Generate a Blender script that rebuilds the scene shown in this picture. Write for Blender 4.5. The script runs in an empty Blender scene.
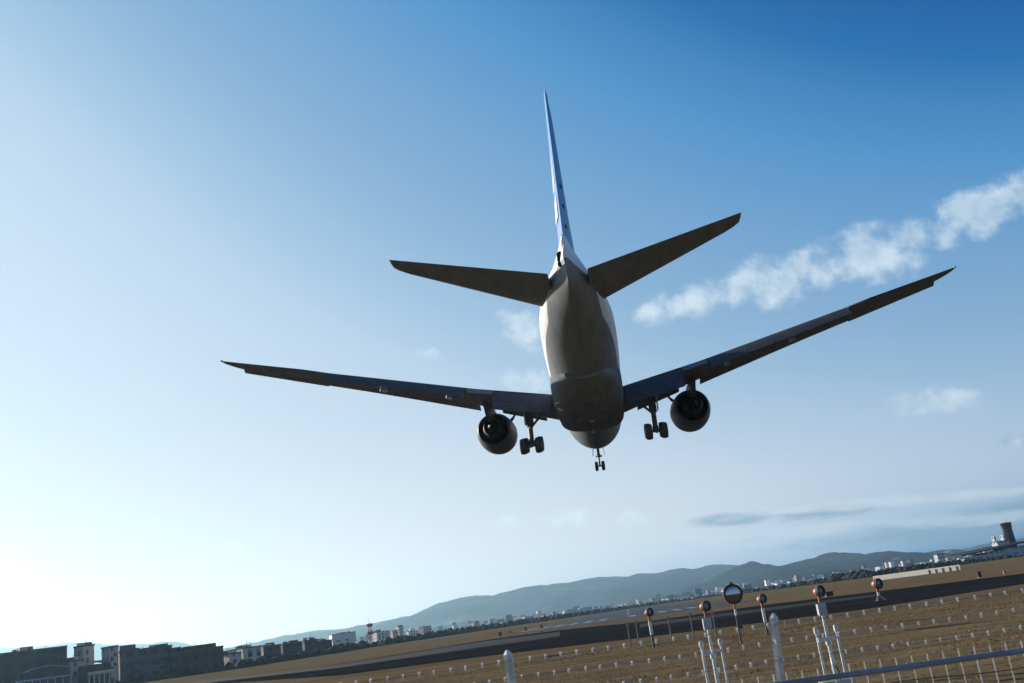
import bpy, bmesh, math, random
import numpy as np
from mathutils import Vector, Matrix

random.seed(7); rng = np.random.default_rng(7)
S = bpy.context.scene; C = S.collection
R = math.radians

# ------------------------------------------------------------------ camera
F_PX = 995.6; ROLL = R(7.86); PITCH = math.atan(278.7/F_PX); EYE = Vector((0, 0, 2.5))
_f = Vector((0, math.cos(PITCH), math.sin(PITCH))); _r0 = Vector((1, 0, 0)); _u0 = _r0.cross(_f)
_r = _r0*math.cos(ROLL) - _u0*math.sin(ROLL); _u = _r0*math.sin(ROLL) + _u0*math.cos(ROLL)
cd = bpy.data.cameras.new('camera'); cam = bpy.data.objects.new('camera', cd); C.objects.link(cam)
cam.matrix_world = Matrix(((_r.x, _u.x, -_f.x, EYE.x), (_r.y, _u.y, -_f.y, EYE.y), (_r.z, _u.z, -_f.z, EYE.z), (0, 0, 0, 1)))
cd.sensor_width = 36; cd.lens = 35; cd.clip_start = .1; cd.clip_end = 60000
cd.dof.use_dof = True; cd.dof.focus_distance = 80; cd.dof.aperture_fstop = 2.8
S.camera = cam
def ray(x, y):
    return (_f*F_PX + _r*(x-512) + _u*(341.5-y)).normalized()
def at(x, y, Y):                       # the point seen at pixel (x, y) that lies Y metres ahead
    d = ray(x, y); return EYE + d*(Y/d.y)
def gnd(x, y, z=0.0):                  # the ground point seen at pixel (x, y)
    d = ray(x, y); return EYE + d*((z-EYE.z)/d.z)
def hor(x): return 693.5 - .138*x      # horizon row at column x

# ------------------------------------------------------------------ light
SUN_AZ = R(-50); SUN_EL = R(14)        # azimuth from +Y, negative = left
sund = Vector((math.sin(SUN_AZ)*math.cos(SUN_EL), math.cos(SUN_AZ)*math.cos(SUN_EL), math.sin(SUN_EL)))
ld = bpy.data.lights.new('sun', 'SUN'); ld.energy = 4.6; ld.angle = R(.5); ld.color = (1, .91, .78)
lo = bpy.data.objects.new('sun', ld); C.objects.link(lo); lo.rotation_euler = sund.to_track_quat('Z', 'Y').to_euler()
S.view_settings.view_transform = 'Standard'; S.view_settings.look = 'None'; S.view_settings.gamma = 1
S.view_settings.exposure = .75
S.cycles.volume_bounces = 0; S.cycles.max_bounces = 6
SKY_STRENGTH = .14; SKY_GAIN = 1.0; HORIZON_GLOW = .75

W = bpy.data.worlds.new('World'); S.world = W; W.use_nodes = True
nt = W.node_tree; nt.nodes.clear()
class NG:
    def __init__(s, nt): s.nt = nt
    def n(s, t, **k):
        o = s.nt.nodes.new(t)
        for a, b in k.items(): setattr(o, a, b)
        return o
    def put(s, sock, v):
        if isinstance(v, bpy.types.NodeSocket): s.nt.links.new(v, sock)
        elif v is not None:
            sock.default_value = v
    def m(s, op, a, b=None, c=None, clamp=False):
        o = s.n('ShaderNodeMath', operation=op, use_clamp=clamp)
        s.put(o.inputs[0], a); s.put(o.inputs[1], b) if b is not None else 0
        if c is not None: s.put(o.inputs[2], c)
        return o.outputs[0]
    def v(s, op, a, b=None, sc=None):
        o = s.n('ShaderNodeVectorMath', operation=op); s.put(o.inputs[0], a)
        if b is not None: s.put(o.inputs[1], b)
        if sc is not None: s.put(o.inputs['Scale'], sc)
        return o.outputs['Value'] if op in ('DOT_PRODUCT', 'LENGTH') else o.outputs['Vector']
    def mix(s, f, a, b, typ='MIX'):
        o = s.n('ShaderNodeMix', data_type='RGBA', blend_type=typ)
        s.put(o.inputs[0], f); s.put(o.inputs[6], a); s.put(o.inputs[7], b); return o.outputs[2]
    def noise(s, vec, scale, detail=4, rough=.55, dist=0):
        o = s.n('ShaderNodeTexNoise'); s.put(o.inputs['Vector'], vec); o.inputs['Scale'].default_value = scale
        o.inputs['Detail'].default_value = detail; o.inputs['Roughness'].default_value = rough; o.inputs['Distortion'].default_value = dist
        return o.outputs['Fac']
    def ramp(s, f, lo, hi, a=0., b=1.):
        o = s.n('ShaderNodeMapRange', interpolation_type='SMOOTHSTEP'); s.put(o.inputs[0], f)
        for i, q in enumerate((lo, hi, a, b)): o.inputs[i+1].default_value = q
        return o.outputs[0]
def c4(c): return (c[0], c[1], c[2], 1)

g = NG(nt)
sky = g.n('ShaderNodeTexSky', sky_type='NISHITA', sun_disc=False, sun_elevation=SUN_EL, sun_rotation=SUN_AZ,
          altitude=10, air_density=1.15, dust_density=1.5, ozone_density=5.0)
bg = g.n('ShaderNodeBackground'); bg.inputs[1].default_value = SKY_STRENGTH
out = g.n('ShaderNodeOutputWorld'); nt.links.new(bg.outputs[0], out.inputs[0])
dirv = g.n('ShaderNodeTexCoord').outputs['Generated']
# clouds: (centre px, semi-axes px, tilt degrees, strength) turned into directions of the sky
CL = [((835, 262), (215, 24), 17, .8), ((985, 210), (60, 28), 14, 1.0), ((1040, 192), (50, 26), 14, 1.0), ((930, 234), (34, 20), 10, .8), ((868, 257), (58, 31), 6, 1.1), ((812, 272), (40, 22), 8, .8),
      ((765, 283), (46, 28), 8, 1.05), ((700, 299), (44, 20), 10, .95), ((648, 316), (20, 17), 30, .75),
      ((522, 328), (28, 27), 0, .95), ((519, 383), (29, 15), 5, 1.1), ((427, 354), (15, 8), 0, .6),
      ((938, 403), (60, 18), 6, 1.08), ((1020, 440), (16, 9), 0, .45),
      ((568, 521), (30, 12), 4, 1.05), ((514, 521), (20, 9), 0, .9), ((632, 518), (20, 8), 0, .85), ((150, 547), (20, 7), 0, .7), ((232,546),(16,9),0,.7)]
def blob(x, y, ax, ay, tilt):
    c = ray(x, y); t = R(tilt)
    e1 = ray(x+ax*math.cos(t), y-ax*math.sin(t)); e2 = ray(x+ay*math.sin(t), y+ay*math.cos(t))
    v1 = e1-c*e1.dot(c); v2 = e2-c*e2.dot(c)
    a = g.v('DOT_PRODUCT', dirv, tuple(v1/v1.length_squared)); b = g.v('DOT_PRODUCT', dirv, tuple(v2/v2.length_squared))
    r = g.m('SQRT', g.m('ADD', g.m('MULTIPLY', a, a), g.m('MULTIPLY', b, b)))
    front = g.m('GREATER_THAN', g.v('DOT_PRODUCT', dirv, tuple(c)), .5)
    return g.m('MULTIPLY', g.ramp(r, 1.6, .0), front)
mask = None
for (x, y), (ax, ay), t, s_ in CL:
    m_ = g.m('MULTIPLY', blob(x, y, ax, ay, t), s_)
    mask = m_ if mask is None else g.m('SMOOTH_MAX', mask, m_, .12)
n1 = g.noise(dirv, 30, 10, .63, .15)
def puff(vec, sc_):
    v_ = g.n('ShaderNodeTexVoronoi', feature='F1'); g.put(v_.inputs['Vector'], vec); v_.inputs['Scale'].default_value = sc_; return g.m('SUBTRACT', .5, v_.outputs['Distance'])
jit = g.n('ShaderNodeTexNoise'); g.put(jit.inputs['Vector'], dirv); jit.inputs['Scale'].default_value = 60; jit.inputs['Detail'].default_value = 4
wv = g.v('ADD', dirv, g.v('SCALE', g.v('SUBTRACT', jit.outputs['Color'], (.5, .5, .5)), sc=.016))
pf = g.m('ADD', g.m('MULTIPLY', puff(wv, 38), .75), g.m('MULTIPLY', puff(wv, 85), .25))
dl = tuple(sund*.010 + Vector((0, 0, .010)))
n2 = g.noise(g.v('ADD', dirv, dl), 30, 10, .63, .15)
den = g.m('ADD', g.m('MULTIPLY', mask, 1.25), g.m('MULTIPLY', g.m('ADD', g.m('MULTIPLY', g.m('SUBTRACT', n1, .5), 2.1), g.m('MULTIPLY', pf, .8)), 1.0))
gate = g.ramp(mask, .1, .32)
alpha = g.m('MULTIPLY', g.m('MULTIPLY', g.ramp(den, .3, 1.2), gate), .9)
lit = g.m('ADD', g.m('MULTIPLY', g.m('SUBTRACT', n1, n2), 2.6), .5, clamp=True)
ccol = g.mix(lit, (2.0, 2.5, 2.85, 1), (3.3, 3.6, 3.72, 1))
# low stratus on the right: grey-blue banks and pale streaks
def bank(items, nz, lo, hi, amp):
    mk = None
    for (x, y), (ax, ay), t, s_ in items:
        m_ = g.m('MULTIPLY', blob(x, y, ax, ay, t), s_); mk = m_ if mk is None else g.m('MAXIMUM', mk, m_)
    d_ = g.m('ADD', mk, g.m('MULTIPLY', g.m('SUBTRACT', nz, .5), amp)); return g.m('MULTIPLY', g.ramp(d_, lo, hi), g.ramp(mk, .02, .3))
sv = g.v('MULTIPLY', dirv, (1, 1, 4))
n3 = g.noise(sv, 14, 8, .62, .2); n4 = g.noise(g.v('ADD', sv, (3.1, 1.7, .4)), 20, 8, .64, .2)
dark_ = g.m('MULTIPLY', bank([((826, 512), (56, 9), 10, 1.0), ((732, 519), (50, 8), 8, .85), ((955, 533), (150, 17), 9, 1.0), ((1020, 512), (80, 14), 10, .9), ((860, 541), (110, 9), 8, .8), ((1016, 440), (24, 10), 10, .6)], n3, .2, .85, 1.9), .75)
lite_ = g.m('MULTIPLY', bank([((880, 503), (220, 7), 9, .95), ((965, 519), (100, 9), 9, .95), ((770, 533), (150, 9), 8, .9), ((700, 548), (120, 8), 8, .7), ((590, 560), (120, 9), 8, .6)], n4, .2, .9, 1.9), .7)
# grade of the clear sky: from deep blue overhead to pale blue-white near the sun
sg = g.n('ShaderNodeSeparateColor'); g.put(sg.inputs[0], sky.outputs[0]); KS = 3.0
def ramp_node(f, pts):
    r = g.n('ShaderNodeValToRGB'); g.put(r.inputs[0], f); el = r.color_ramp.elements
    while len(el) < len(pts): el.new(.5)
    for i, (p_, c_) in enumerate(pts): el[i].position = p_; el[i].color = (*c_, 1)
    return r.outputs[0]
TONE = [(0, .015), (.12, .05), (.165, .085), (.1838, .135), (.2, .215), (.2209, .285), (.26, .35), (.317, .42), (.365, .49), (.40, .525), (.45, .58), (.52, .61), (.69, .645), (1.3, .68), (3, 1.2)]
tone = ramp_node(g.m('MULTIPLY', sg.outputs[1], SKY_STRENGTH/KS), [(a/KS, (b/KS,)*3) for a, b in TONE])
sd = g.n('ShaderNodeSeparateXYZ'); g.put(sd.inputs[0], dirv)
hzb = g.m('ADD', 1., g.m('MULTIPLY', HORIZON_GLOW, g.m('POWER', 2.718, g.m('MULTIPLY', g.m('MAXIMUM', sd.outputs[2], 0.), -9.))))   # brighter air low down
HUE = [(0, (.0, .02, .15)), (.1, (.006, .1, .36)), (.153, (.011, .153, .432)), (.286, (.077, .286, .585)), (.4, (.205, .39, .63)), (.5, (.31, .485, .68)), (.6, (.45, .59, .76)), (.73, (.62, .71, .81)),
       (.87, (.80, .83, .87)), (1.0, (1.0, .93, .88)), (1.16, (1.2, 1.06, .97)), (3, (3.1, 2.6, 2.3))]
KE = 1/(2**S.view_settings.exposure)/SKY_STRENGTH
clear = g.v('SCALE', ramp_node(g.m('MULTIPLY', tone, hzb), [(a/KS, tuple(q/3 for q in c)) for a, c in HUE]), sc=3*KE*SKY_GAIN)
col = g.mix(lite_, g.mix(dark_, clear, (1.0, 1.52, 1.98, 1)), (3.3, 3.65, 3.85, 1))
ccol = g.v('ADD', g.v('SCALE', ccol, sc=.80), g.v('SCALE', col, sc=.34))
col = g.mix(alpha, col, ccol)
nt.links.new(col, bg.inputs[0])

# ------------------------------------------------------------------ mesh helpers
class MB:
    def __init__(s): s.v = []; s.f = []
    def add(s, v, f):
        o = len(s.v); s.v += [tuple(p) for p in v]; s.f += [tuple(i+o for i in q) for q in f]; return s
    def box(s, c, d, rz=0, M=None):
        x, y, z = (q/2 for q in d); vs = [Vector((i*x, j*y, k*z)) for i in (-1, 1) for j in (-1, 1) for k in (-1, 1)]
        if rz: vs = [Matrix.Rotation(rz, 3, 'Z') @ p for p in vs]
        if M: vs = [M @ p for p in vs]
        return s.add([p+Vector(c) for p in vs], [(0, 1, 3, 2), (4, 6, 7, 5), (0, 4, 5, 1), (2, 3, 7, 6), (0, 2, 6, 4), (1, 5, 7, 3)])
    def rings(s, rr, cap=True, closed=True):
        n = len(rr[0]); o = len(s.v)
        for r in rr: s.v += [tuple(p) for p in r]
        for i in range(len(rr)-1):
            for j in range(n if closed else n-1):
                k = (j+1) % n; s.f.append((o+i*n+j, o+i*n+k, o+(i+1)*n+k, o+(i+1)*n+j))
        if cap:
            s.f.append(tuple(o+j for j in reversed(range(n)))); s.f.append(tuple(o+(len(rr)-1)*n+j for j in range(n)))
        return s
    def tube(s, pts, r, n=10, cap=True):
        pts = [Vector(p) for p in pts]; rs = r if isinstance(r, (list, tuple)) else [r]*len(pts); rr = []
        up = None
        for i, p in enumerate(pts):
            t = (pts[min(i+1, len(pts)-1)]-pts[max(i-1, 0)]).normalized()
            if up is None or abs(t.dot(up)) > .98: up = Vector((0, 0, 1)) if abs(t.z) < .9 else Vector((0, 1, 0))
            a = t.cross(up).normalized(); b = a.cross(t)
            rr.append([p+(a*math.cos(q)+b*math.sin(q))*rs[i] for q in (2*math.pi*j/n for j in range(n))])
        return s.rings(rr, cap)
    def lathe(s, prof, org, ax, n=28, cap=True):      # prof: (distance along axis, radius)
        ax = Vector(ax).normalized(); u = ax.orthogonal().normalized(); w = ax.cross(u); org = Vector(org)
        return s.rings([[org+ax*d+(u*math.cos(q)+w*math.sin(q))*max(r, .0005) for q in (2*math.pi*j/n for j in range(n))] for d, r in prof], cap)
    def build(s, name, mat, parent=None, smooth=40, M=None):
        me = bpy.data.meshes.new(name); me.from_pydata(s.v, [], s.f); me.materials.append(mat)
        bm = bmesh.new(); bm.from_mesh(me); bmesh.ops.recalc_face_normals(bm, faces=bm.faces); bm.to_mesh(me); bm.free()
        if smooth:
            me.polygons.foreach_set('use_smooth', [True]*len(me.polygons)); me.set_sharp_from_angle(angle=R(smooth))
        me.update(); o = bpy.data.objects.new(name, me); C.objects.link(o)
        if parent: o.parent = parent
        if M is not None: o.matrix_world = M
        return o
def tag(o, label=None, cat=None, group=None, kind=None):
    for k, v in (('label', label), ('category', cat), ('group', group), ('kind', kind)):
        if v: o[k] = v
    return o
def empty(name, loc, label, cat, group=None, rz=0):
    o = bpy.data.objects.new(name, None); C.objects.link(o); o.location = loc; o.rotation_euler.z = rz; o.empty_display_size = .3
    return tag(o, label, cat, group)
def copy_tree(o, parent=None):
    c = o.copy(); C.objects.link(c)
    if parent: c.parent = parent
    for ch in [q for q in bpy.data.objects if q.parent == o]: copy_tree(ch, c)
    return c

# ------------------------------------------------------------------ materials
def mat(name, base, rough=.6, metal=0, vary=.15, scale=3, bump=0, bscale=40, coat=0, spec=.5, fn=None, emit=None):
    m = bpy.data.materials.new(name); m.use_nodes = True; t = m.node_tree; q = NG(t)
    b = t.nodes['Principled BSDF']; b.inputs['Roughness'].default_value = rough; b.inputs['Metallic'].default_value = metal
    b.inputs['Coat Weight'].default_value = coat; b.inputs['Specular IOR Level'].default_value = spec
    co = q.n('ShaderNodeTexCoord').outputs['Object']
    col = fn(q, co) if fn else None
    if col is None:
        n = q.noise(co, scale, 5, .6)
        col = q.mix(q.ramp(n, .3, .7), c4([x*(1-vary) for x in base]), c4([min(1, x*(1+vary)) for x in base]))
    t.links.new(col, b.inputs['Base Color'])
    if bump:
        bp = q.n('ShaderNodeBump'); bp.inputs['Strength'].default_value = bump; bp.inputs['Distance'].default_value = .05
        t.links.new(q.noise(co, bscale, 4, .6), bp.inputs['Height']); t.links.new(bp.outputs[0], b.inputs['Normal'])
    return m
def fuse_col(q, co):
    sp = q.n('ShaderNodeSeparateXYZ'); q.put(sp.inputs[0], co)
    grime = q.noise(q.v('MULTIPLY', co, (1, .12, 1)), 1.6, 6, .65)
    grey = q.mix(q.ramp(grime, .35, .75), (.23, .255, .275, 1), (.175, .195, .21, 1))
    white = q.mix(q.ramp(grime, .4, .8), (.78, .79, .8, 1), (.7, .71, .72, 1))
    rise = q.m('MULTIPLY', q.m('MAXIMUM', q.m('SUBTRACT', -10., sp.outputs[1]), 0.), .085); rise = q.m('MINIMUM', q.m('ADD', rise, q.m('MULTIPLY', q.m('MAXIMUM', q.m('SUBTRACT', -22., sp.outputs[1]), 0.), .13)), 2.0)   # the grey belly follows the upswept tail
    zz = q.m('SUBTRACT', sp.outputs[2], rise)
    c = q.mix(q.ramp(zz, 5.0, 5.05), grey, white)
    # frame and skin joints
    w = q.m('FRACT', q.m('MULTIPLY', sp.outputs[1], .47)); ln = q.m('LESS_THAN', w, .014)
    w2 = q.m('FRACT', q.m('MULTIPLY', sp.outputs[0], .62)); ln = q.m('MAXIMUM', ln, q.m('MULTIPLY', q.m('LESS_THAN', w2, .02), .7))
    st_ = q.ramp(q.noise(q.v('MULTIPLY', co, (3.2, .05, 1.2)), 1.0, 5, .7), .55, .75); c = q.mix(q.m('MULTIPLY', st_, .35), c, (.12, .11, .10, 1))
    return q.mix(q.m('MULTIPLY', ln, .35), c, (.12, .12, .12, 1))
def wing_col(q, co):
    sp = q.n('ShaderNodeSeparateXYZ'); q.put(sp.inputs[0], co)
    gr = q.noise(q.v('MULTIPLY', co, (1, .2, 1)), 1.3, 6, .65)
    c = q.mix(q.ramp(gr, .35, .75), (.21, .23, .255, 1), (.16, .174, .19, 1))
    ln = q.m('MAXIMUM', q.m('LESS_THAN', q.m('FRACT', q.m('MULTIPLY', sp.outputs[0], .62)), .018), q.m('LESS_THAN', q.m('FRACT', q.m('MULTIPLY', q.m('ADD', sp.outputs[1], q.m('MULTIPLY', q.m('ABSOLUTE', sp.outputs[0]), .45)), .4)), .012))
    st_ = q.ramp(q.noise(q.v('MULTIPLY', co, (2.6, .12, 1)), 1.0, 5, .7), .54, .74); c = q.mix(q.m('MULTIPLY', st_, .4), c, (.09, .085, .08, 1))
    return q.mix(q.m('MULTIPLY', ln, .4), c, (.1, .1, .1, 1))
M = {}
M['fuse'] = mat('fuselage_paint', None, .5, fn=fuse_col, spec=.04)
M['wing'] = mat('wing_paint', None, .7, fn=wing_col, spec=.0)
M['white'] = mat('white_paint', (.76, .77, .78), .35, vary=.05, scale=1.2)
M['blue'] = mat('blue_tail_paint', (.05, .19, .46), .355, vary=.08, scale=.6, spec=.3)
M['flap'] = mat('flap_paint', (.075, .075, .078), .6, spec=.1, vary=.15, scale=1.5)
M['nac'] = mat('nacelle_paint', (.10, .112, .128), .45, vary=.15, scale=1.5, spec=.12)
M['outlet_dark'] = mat('dark_outlet', (.006, .006, .006), .95, spec=0); M['metal'] = mat('bare_metal', (.45, .43, .4), .35, 1, .2, 4)
M['hot'] = mat('burnt_metal', (.03, .03, .031), .6, .3, .3, 4)
M['black'] = mat('dark_interior', (.03, .03, .032), .7)
M['strut'] = mat('gear_paint', (.10, .102, .105), .5, 0, .2, 6, spec=.2)
M['tyre'] = mat('tyre_rubber', (.04, .04, .041), .8, vary=.2)
M['fairing'] = mat('fairing_paint', (.5, .5, .5), .5, vary=.1); M['lens'] = mat('lamp_glass', (.6, .62, .65), .08, vary=.03)

# ------------------------------------------------------------------ ground
def grass_col(q, co):
    big = q.noise(q.v('MULTIPLY', co, (1, 2.2, 1)), .035, 6, .6); mid = q.noise(q.v('MULTIPLY', co, (.35, 1.6, 1)), .45, 7, .7); fine = q.noise(co, 9, 4, .7)
    c = q.mix(q.ramp(mid, .36, .66), (.108, .075, .040, 1), (.24, .170, .090, 1))
    c = q.mix(q.ramp(big, .48, .68), c, (.105, .084, .042, 1))
    return q.mix(q.ramp(fine, .35, .7), c, q.mix(.55, c, (.25, .185, .10, 1)))
M['grass'] = mat('dry_winter_grass', None, .95, fn=grass_col, bump=.9, bscale=3, spec=0)
def asph_col(q, co):
    n = q.noise(q.v('MULTIPLY', co, (.25, 1, 1)), .12, 6, .6); f = q.noise(co, 4, 3, .6)
    c = q.mix(q.ramp(n, .35, .7), (.022, .0235, .026, 1), (.035, .037, .040, 1)); return q.mix(q.m('MULTIPLY', f, .3), c, (.02, .02, .021, 1))
M['asph'] = mat('dark_asphalt', None, .95, fn=asph_col, spec=0)
M['asph2'] = mat('worn_asphalt', (.034, .036, .038), .95, vary=.25, scale=.08, spec=.05)
M['asph3'] = mat('runway_asphalt', (.038, .042, .05), .7, vary=.35, scale=.03, spec=.12)
M['mark'] = mat('runway_paint', (.2, .21, .22), .7, vary=.2)
xs = [-12800, -6000, -2500, -1000, -400, -200] + list(range(-160, 161, 8)) + [200, 400, 1000, 2500, 6000, 12800]
ys = [-400, -60, -20] + list(range(0, 101, 5)) + [120, 160, 220, 300, 420, 600, 1000, 2000, 5000, 10400]
def gz(x, y):
    return .12*math.sin(x*.11+y*.07)*math.sin(y*.17) if (0 < y < 66 and abs(x) < 160) else 0
mb = MB(); mb.add([(x, y, gz(x, y)) for y in ys for x in xs], [(j*len(xs)+i, j*len(xs)+i+1, (j+1)*len(xs)+i+1, (j+1)*len(xs)+i) for j in range(len(ys)-1) for i in range(len(xs)-1)])
tag(mb.build('ground', M['grass'], None, 80), kind='structure')
def sheet(name, pts, z, m):
    mb = MB(); mb.add([(p[0], p[1], z) for p in pts], [tuple(range(len(pts)))]); return tag(mb.build(name, m, None, 0), kind='structure')
P = lambda x, y: tuple(gnd(x, y))[:2]
sheet('taxiway', [(-330, 128), P(232, 683), P(340, 675.5), P(480, 657), P(560, 647.5), P(693, 631.5), P(864, 609.5), P(1024, 584), (160, 72), (160, 118), P(1024, 573.5), P(877, 591.5), P(760, 605.5), P(650, 621), P(560, 630), P(480, 641), P(340, 664), P(232, 680), (-330, 150)], .012, M['asph'])
sheet('service_road', [P(150, 689.5), P(340, 668), P(480, 647.5), P(560, 636.5), P(560, 632), P(480, 642), P(340, 664.6), P(150, 687.5)], .024, M['asph2'])
sheet('service_road', [P(640, 627.5), P(720, 617), P(800, 606.5), P(880, 596), P(880, 594), P(800, 604), P(720, 614), P(640, 624)], .024, M['asph2'])
ty = math.tan(R(4.36)); cx = lambda y: -.5+y*ty
sheet('runway', [(cx(225)-28, 225), (cx(225)+30, 225), (cx(2600)+30, 2600), (cx(2600)-30, 2600)], .016, M['asph3'])
mb = MB()
for k in range(-6, 7):
    if k: x0 = k*4; mb.add([(cx(225)+x0-1.0, 262, .03), (cx(225)+x0+1.0, 262, .03), (cx(265)+x0+1.0, 300, .03), (cx(265)+x0-1.0, 300, .03)], [(0, 1, 2, 3)])
for k in range(14): y0 = 330+k*60; mb.add([(cx(y0)-.5, y0, .03), (cx(y0)+.5, y0, .03), (cx(y0+30)+.5, y0+30, .03), (cx(y0+30)-.5, y0+30, .03)], [(0, 1, 2, 3)])
tag(mb.build('runway_markings', M['mark'], None, 0), kind='structure')
sheet('apron_road', [(-600, 262), (cx(250)-55, 395), (cx(250)-55, 425), (-600, 300)], .012, M['asph2'])

M['strip_tone'] = mat('dark_strip_tone', (.030, .027, .022), .95, vary=.3, scale=.6, spec=0)  # flat dark sheets laid on the grass as narrow strips
sheet('dark_strip', [P(611, 651.5), P(660, 645.8), P(728, 637), P(731, 634.5), P(690, 638.5), P(640, 645.6)], .035, M['strip_tone'])
sheet('dark_strip', [P(546, 657.5), P(556, 657.6), P(567, 656), P(560, 655), P(549, 655.8)], .035, M['strip_tone'])
# dry grass blades between the fence and the taxiway: nobody could count them
n = 42000
gx = rng.uniform(-50, 62, n); gy = 17+55*rng.random(n)**.75; keep = np.abs(gx) < gy*.72+8; gx, gy = gx[keep], gy[keep]
clump = np.sin(gx*.9+1.3*np.sin(gy*.7))*np.sin(gy*1.1+np.sin(gx*.5)); keep = clump+rng.uniform(-.9, .9, len(gx)) > -.1; gx, gy = gx[keep], gy[keep]
V, Fc = [], []
for x, y in zip(gx, gy):
    z0 = gz(x, y)-.02
    for k in range(3):
        a = rng.uniform(0, 6.28); h = rng.uniform(.03, .10); w = rng.uniform(.012, .03); l = rng.uniform(.02, .09); i = len(V); b = rng.uniform(0, 6.28); ox, oy = rng.uniform(-.12, .12, 2)
        V += [(x+ox-w*math.cos(a), y+oy-w*math.sin(a), z0), (x+ox+w*math.cos(a), y+oy+w*math.sin(a), z0), (x+ox+l*math.cos(b), y+oy+l*math.sin(b), z0+h)]; Fc.append((i, i+1, i+2))
M['blade'] = mat('grass_blades', (.24, .170, .09), .9, vary=.4, scale=1.7, spec=0)
mb = MB(); mb.v, mb.f = V, Fc; tag(mb.build('dry_grass', M['blade'], None, 0), kind='stuff')

# ------------------------------------------------------------------ mountains
from mathutils import noise as mn
def hill_col(q, co):
    n = q.noise(co, .0035, 8, .65); p = q.noise(co, .0011, 5, .6)
    c = q.mix(q.ramp(n, .35, .7), (.006, .014, .024, 1), (.032, .048, .062, 1)); c = q.mix(q.ramp(p, .58, .68), c, (.15, .17, .16, 1))
    v = q.n('ShaderNodeTexVoronoi'); q.put(v.inputs['Vector'], co); v.inputs['Scale'].default_value = .012
    sp = q.n('ShaderNodeSeparateXYZ'); q.put(sp.inputs[0], co)
    house = q.m('MULTIPLY', q.m('LESS_THAN', v.outputs['Distance'], .22), q.m('MULTIPLY', q.ramp(q.noise(co, .0016, 4, .6), .5, .62), q.ramp(sp.outputs[2], 90, 25)))
    return q.mix(q.m('MULTIPLY', house, .9), c, (.55, .55, .53, 1))
M['hill'] = mat('wooded_hillside', None, .95, fn=hill_col, spec=0)
def mountains(name, prof, Y, depth, y_foot, seed, amp=1.):
    xs_px = np.arange(prof[0][0], prof[-1][0]+1, 4.); T = np.array(prof, float); hp = np.interp(xs_px, T[:, 0], T[:, 1]); mb = MB(); nr = 34
    for j in range(nr):
        t = j/(nr-1); 
        for x, h in zip(xs_px, hp):
            top = at(x, h, Y); z = max(top.z, 1)
            y = y_foot + (Y-y_foot)*min(t/.62, 1) + (depth*(t-.62)/.38 if t > .62 else 0)
            k = min(t/.62, 1); prof_ = k**1.25 if t <= .62 else (1-((t-.62)/.38))**1.1
            nz = mn.fractal(Vector((top.x*.0011, y*.0013, seed)), 1., 2.1, 6)
            spur = abs(mn.noise(Vector((top.x*.0019+.3*nz, y*.0005, seed+3))))
            zz = z*prof_*(1+(1-k)*(1.0*nz-1.7*spur+.4)*amp) if t < .62 else z*prof_
            if t < .62: zz = min(zz, z*(.25+.74*k))
            zz += (mn.fractal(Vector((top.x*.006, y*.006, seed)), 1., 2.1, 5)*(7+9*k)*k if t < .75 else 0)
            mb.v.append((top.x*(y/Y)**.0, y+nz*120*(1-k), max(zz, -.5) if 0 < j < nr-1 else -2))
    m = len(xs_px); mb.f = [(j*m+i, j*m+i+1, (j+1)*m+i+1, (j+1)*m+i) for j in range(nr-1) for i in range(m-1)]
    return tag(mb.build(name, M['hill'], None, 180), kind='structure')
mountains('hills', [(120, 676), (190, 656), (225, 649), (270, 639), (300, 633), (351, 626.5), (380, 622), (400, 617), (414, 614), (430, 607), (451, 600), (467, 596), (480, 595), (495, 594), (500, 592), (512, 589), (525, 586.5), (540, 585), (548, 585), (558, 582), (568, 581.5), (579, 580.6), (590, 578), (601, 577), (612, 577.2), (624, 576), (640, 572.5), (657, 571.5), (677, 568), (690, 567.5), (705, 565), (719, 564), (735, 565), (760, 568), (800, 569), (850, 567), (900, 564), (960, 556), (1040, 548)], 7600, 900, 5300, 11.)
mountains('hills', [(520, 628), (560, 622), (600, 613), (640, 603), (660, 596), (677, 592), (690, 584), (705, 581), (720, 573), (732, 568), (745, 562.5), (750.6, 561), (755, 563), (760, 566), (770, 567), (782, 565), (795, 562), (803, 561), (809, 559), (820, 554), (829, 551), (840, 553), (850, 557), (860, 558), (868, 558.5), (884, 559), (893, 555), (899, 554), (908, 555.5), (917, 558), (925, 560), (932, 561), (955, 562), (1000, 556), (1080, 548), (1200, 535), (1350, 520)], 5000, 250, 3000, 4.)
mountains('hills', [(-330, 738), (-200, 693), (-100, 668), (-40, 655), (0, 647.5), (35, 645), (71, 642), (90, 641), (109, 643), (142, 642.5), (167, 641), (188, 643.5), (210, 647), (228, 648), (250, 642), (300, 640), (420, 628), (560, 610)], 8600, 1200, 7700, 5.)
mountains('hills', [(900, 568), (935, 557), (960, 549), (985, 544), (1010, 541), (1040, 535), (1100, 526), (1250, 508), (1400, 490)], 8600, 1200, 7700, 8.)

# haze that fills the whole valley
mb = MB(); mb.box((0, 5000, 234), (26000, 11000, 476)); hz = mb.build('haze', M['black'], None, 0); hz.data.materials.clear()
hm = bpy.data.materials.new('haze_air'); hm.use_nodes = True; ht = hm.node_tree; ht.nodes.clear()
pv = ht.nodes.new('ShaderNodeVolumePrincipled'); pv.inputs['Density'].default_value = 8e-5; pv.inputs['Color'].default_value = (.49, .79, 1, 1); pv.inputs['Anisotropy'].default_value = .55
ho = ht.nodes.new('ShaderNodeOutputMaterial'); ht.links.new(pv.outputs[0], ho.inputs['Volume']); hz.data.materials.append(hm); tag(hz, kind='stuff')

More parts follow.
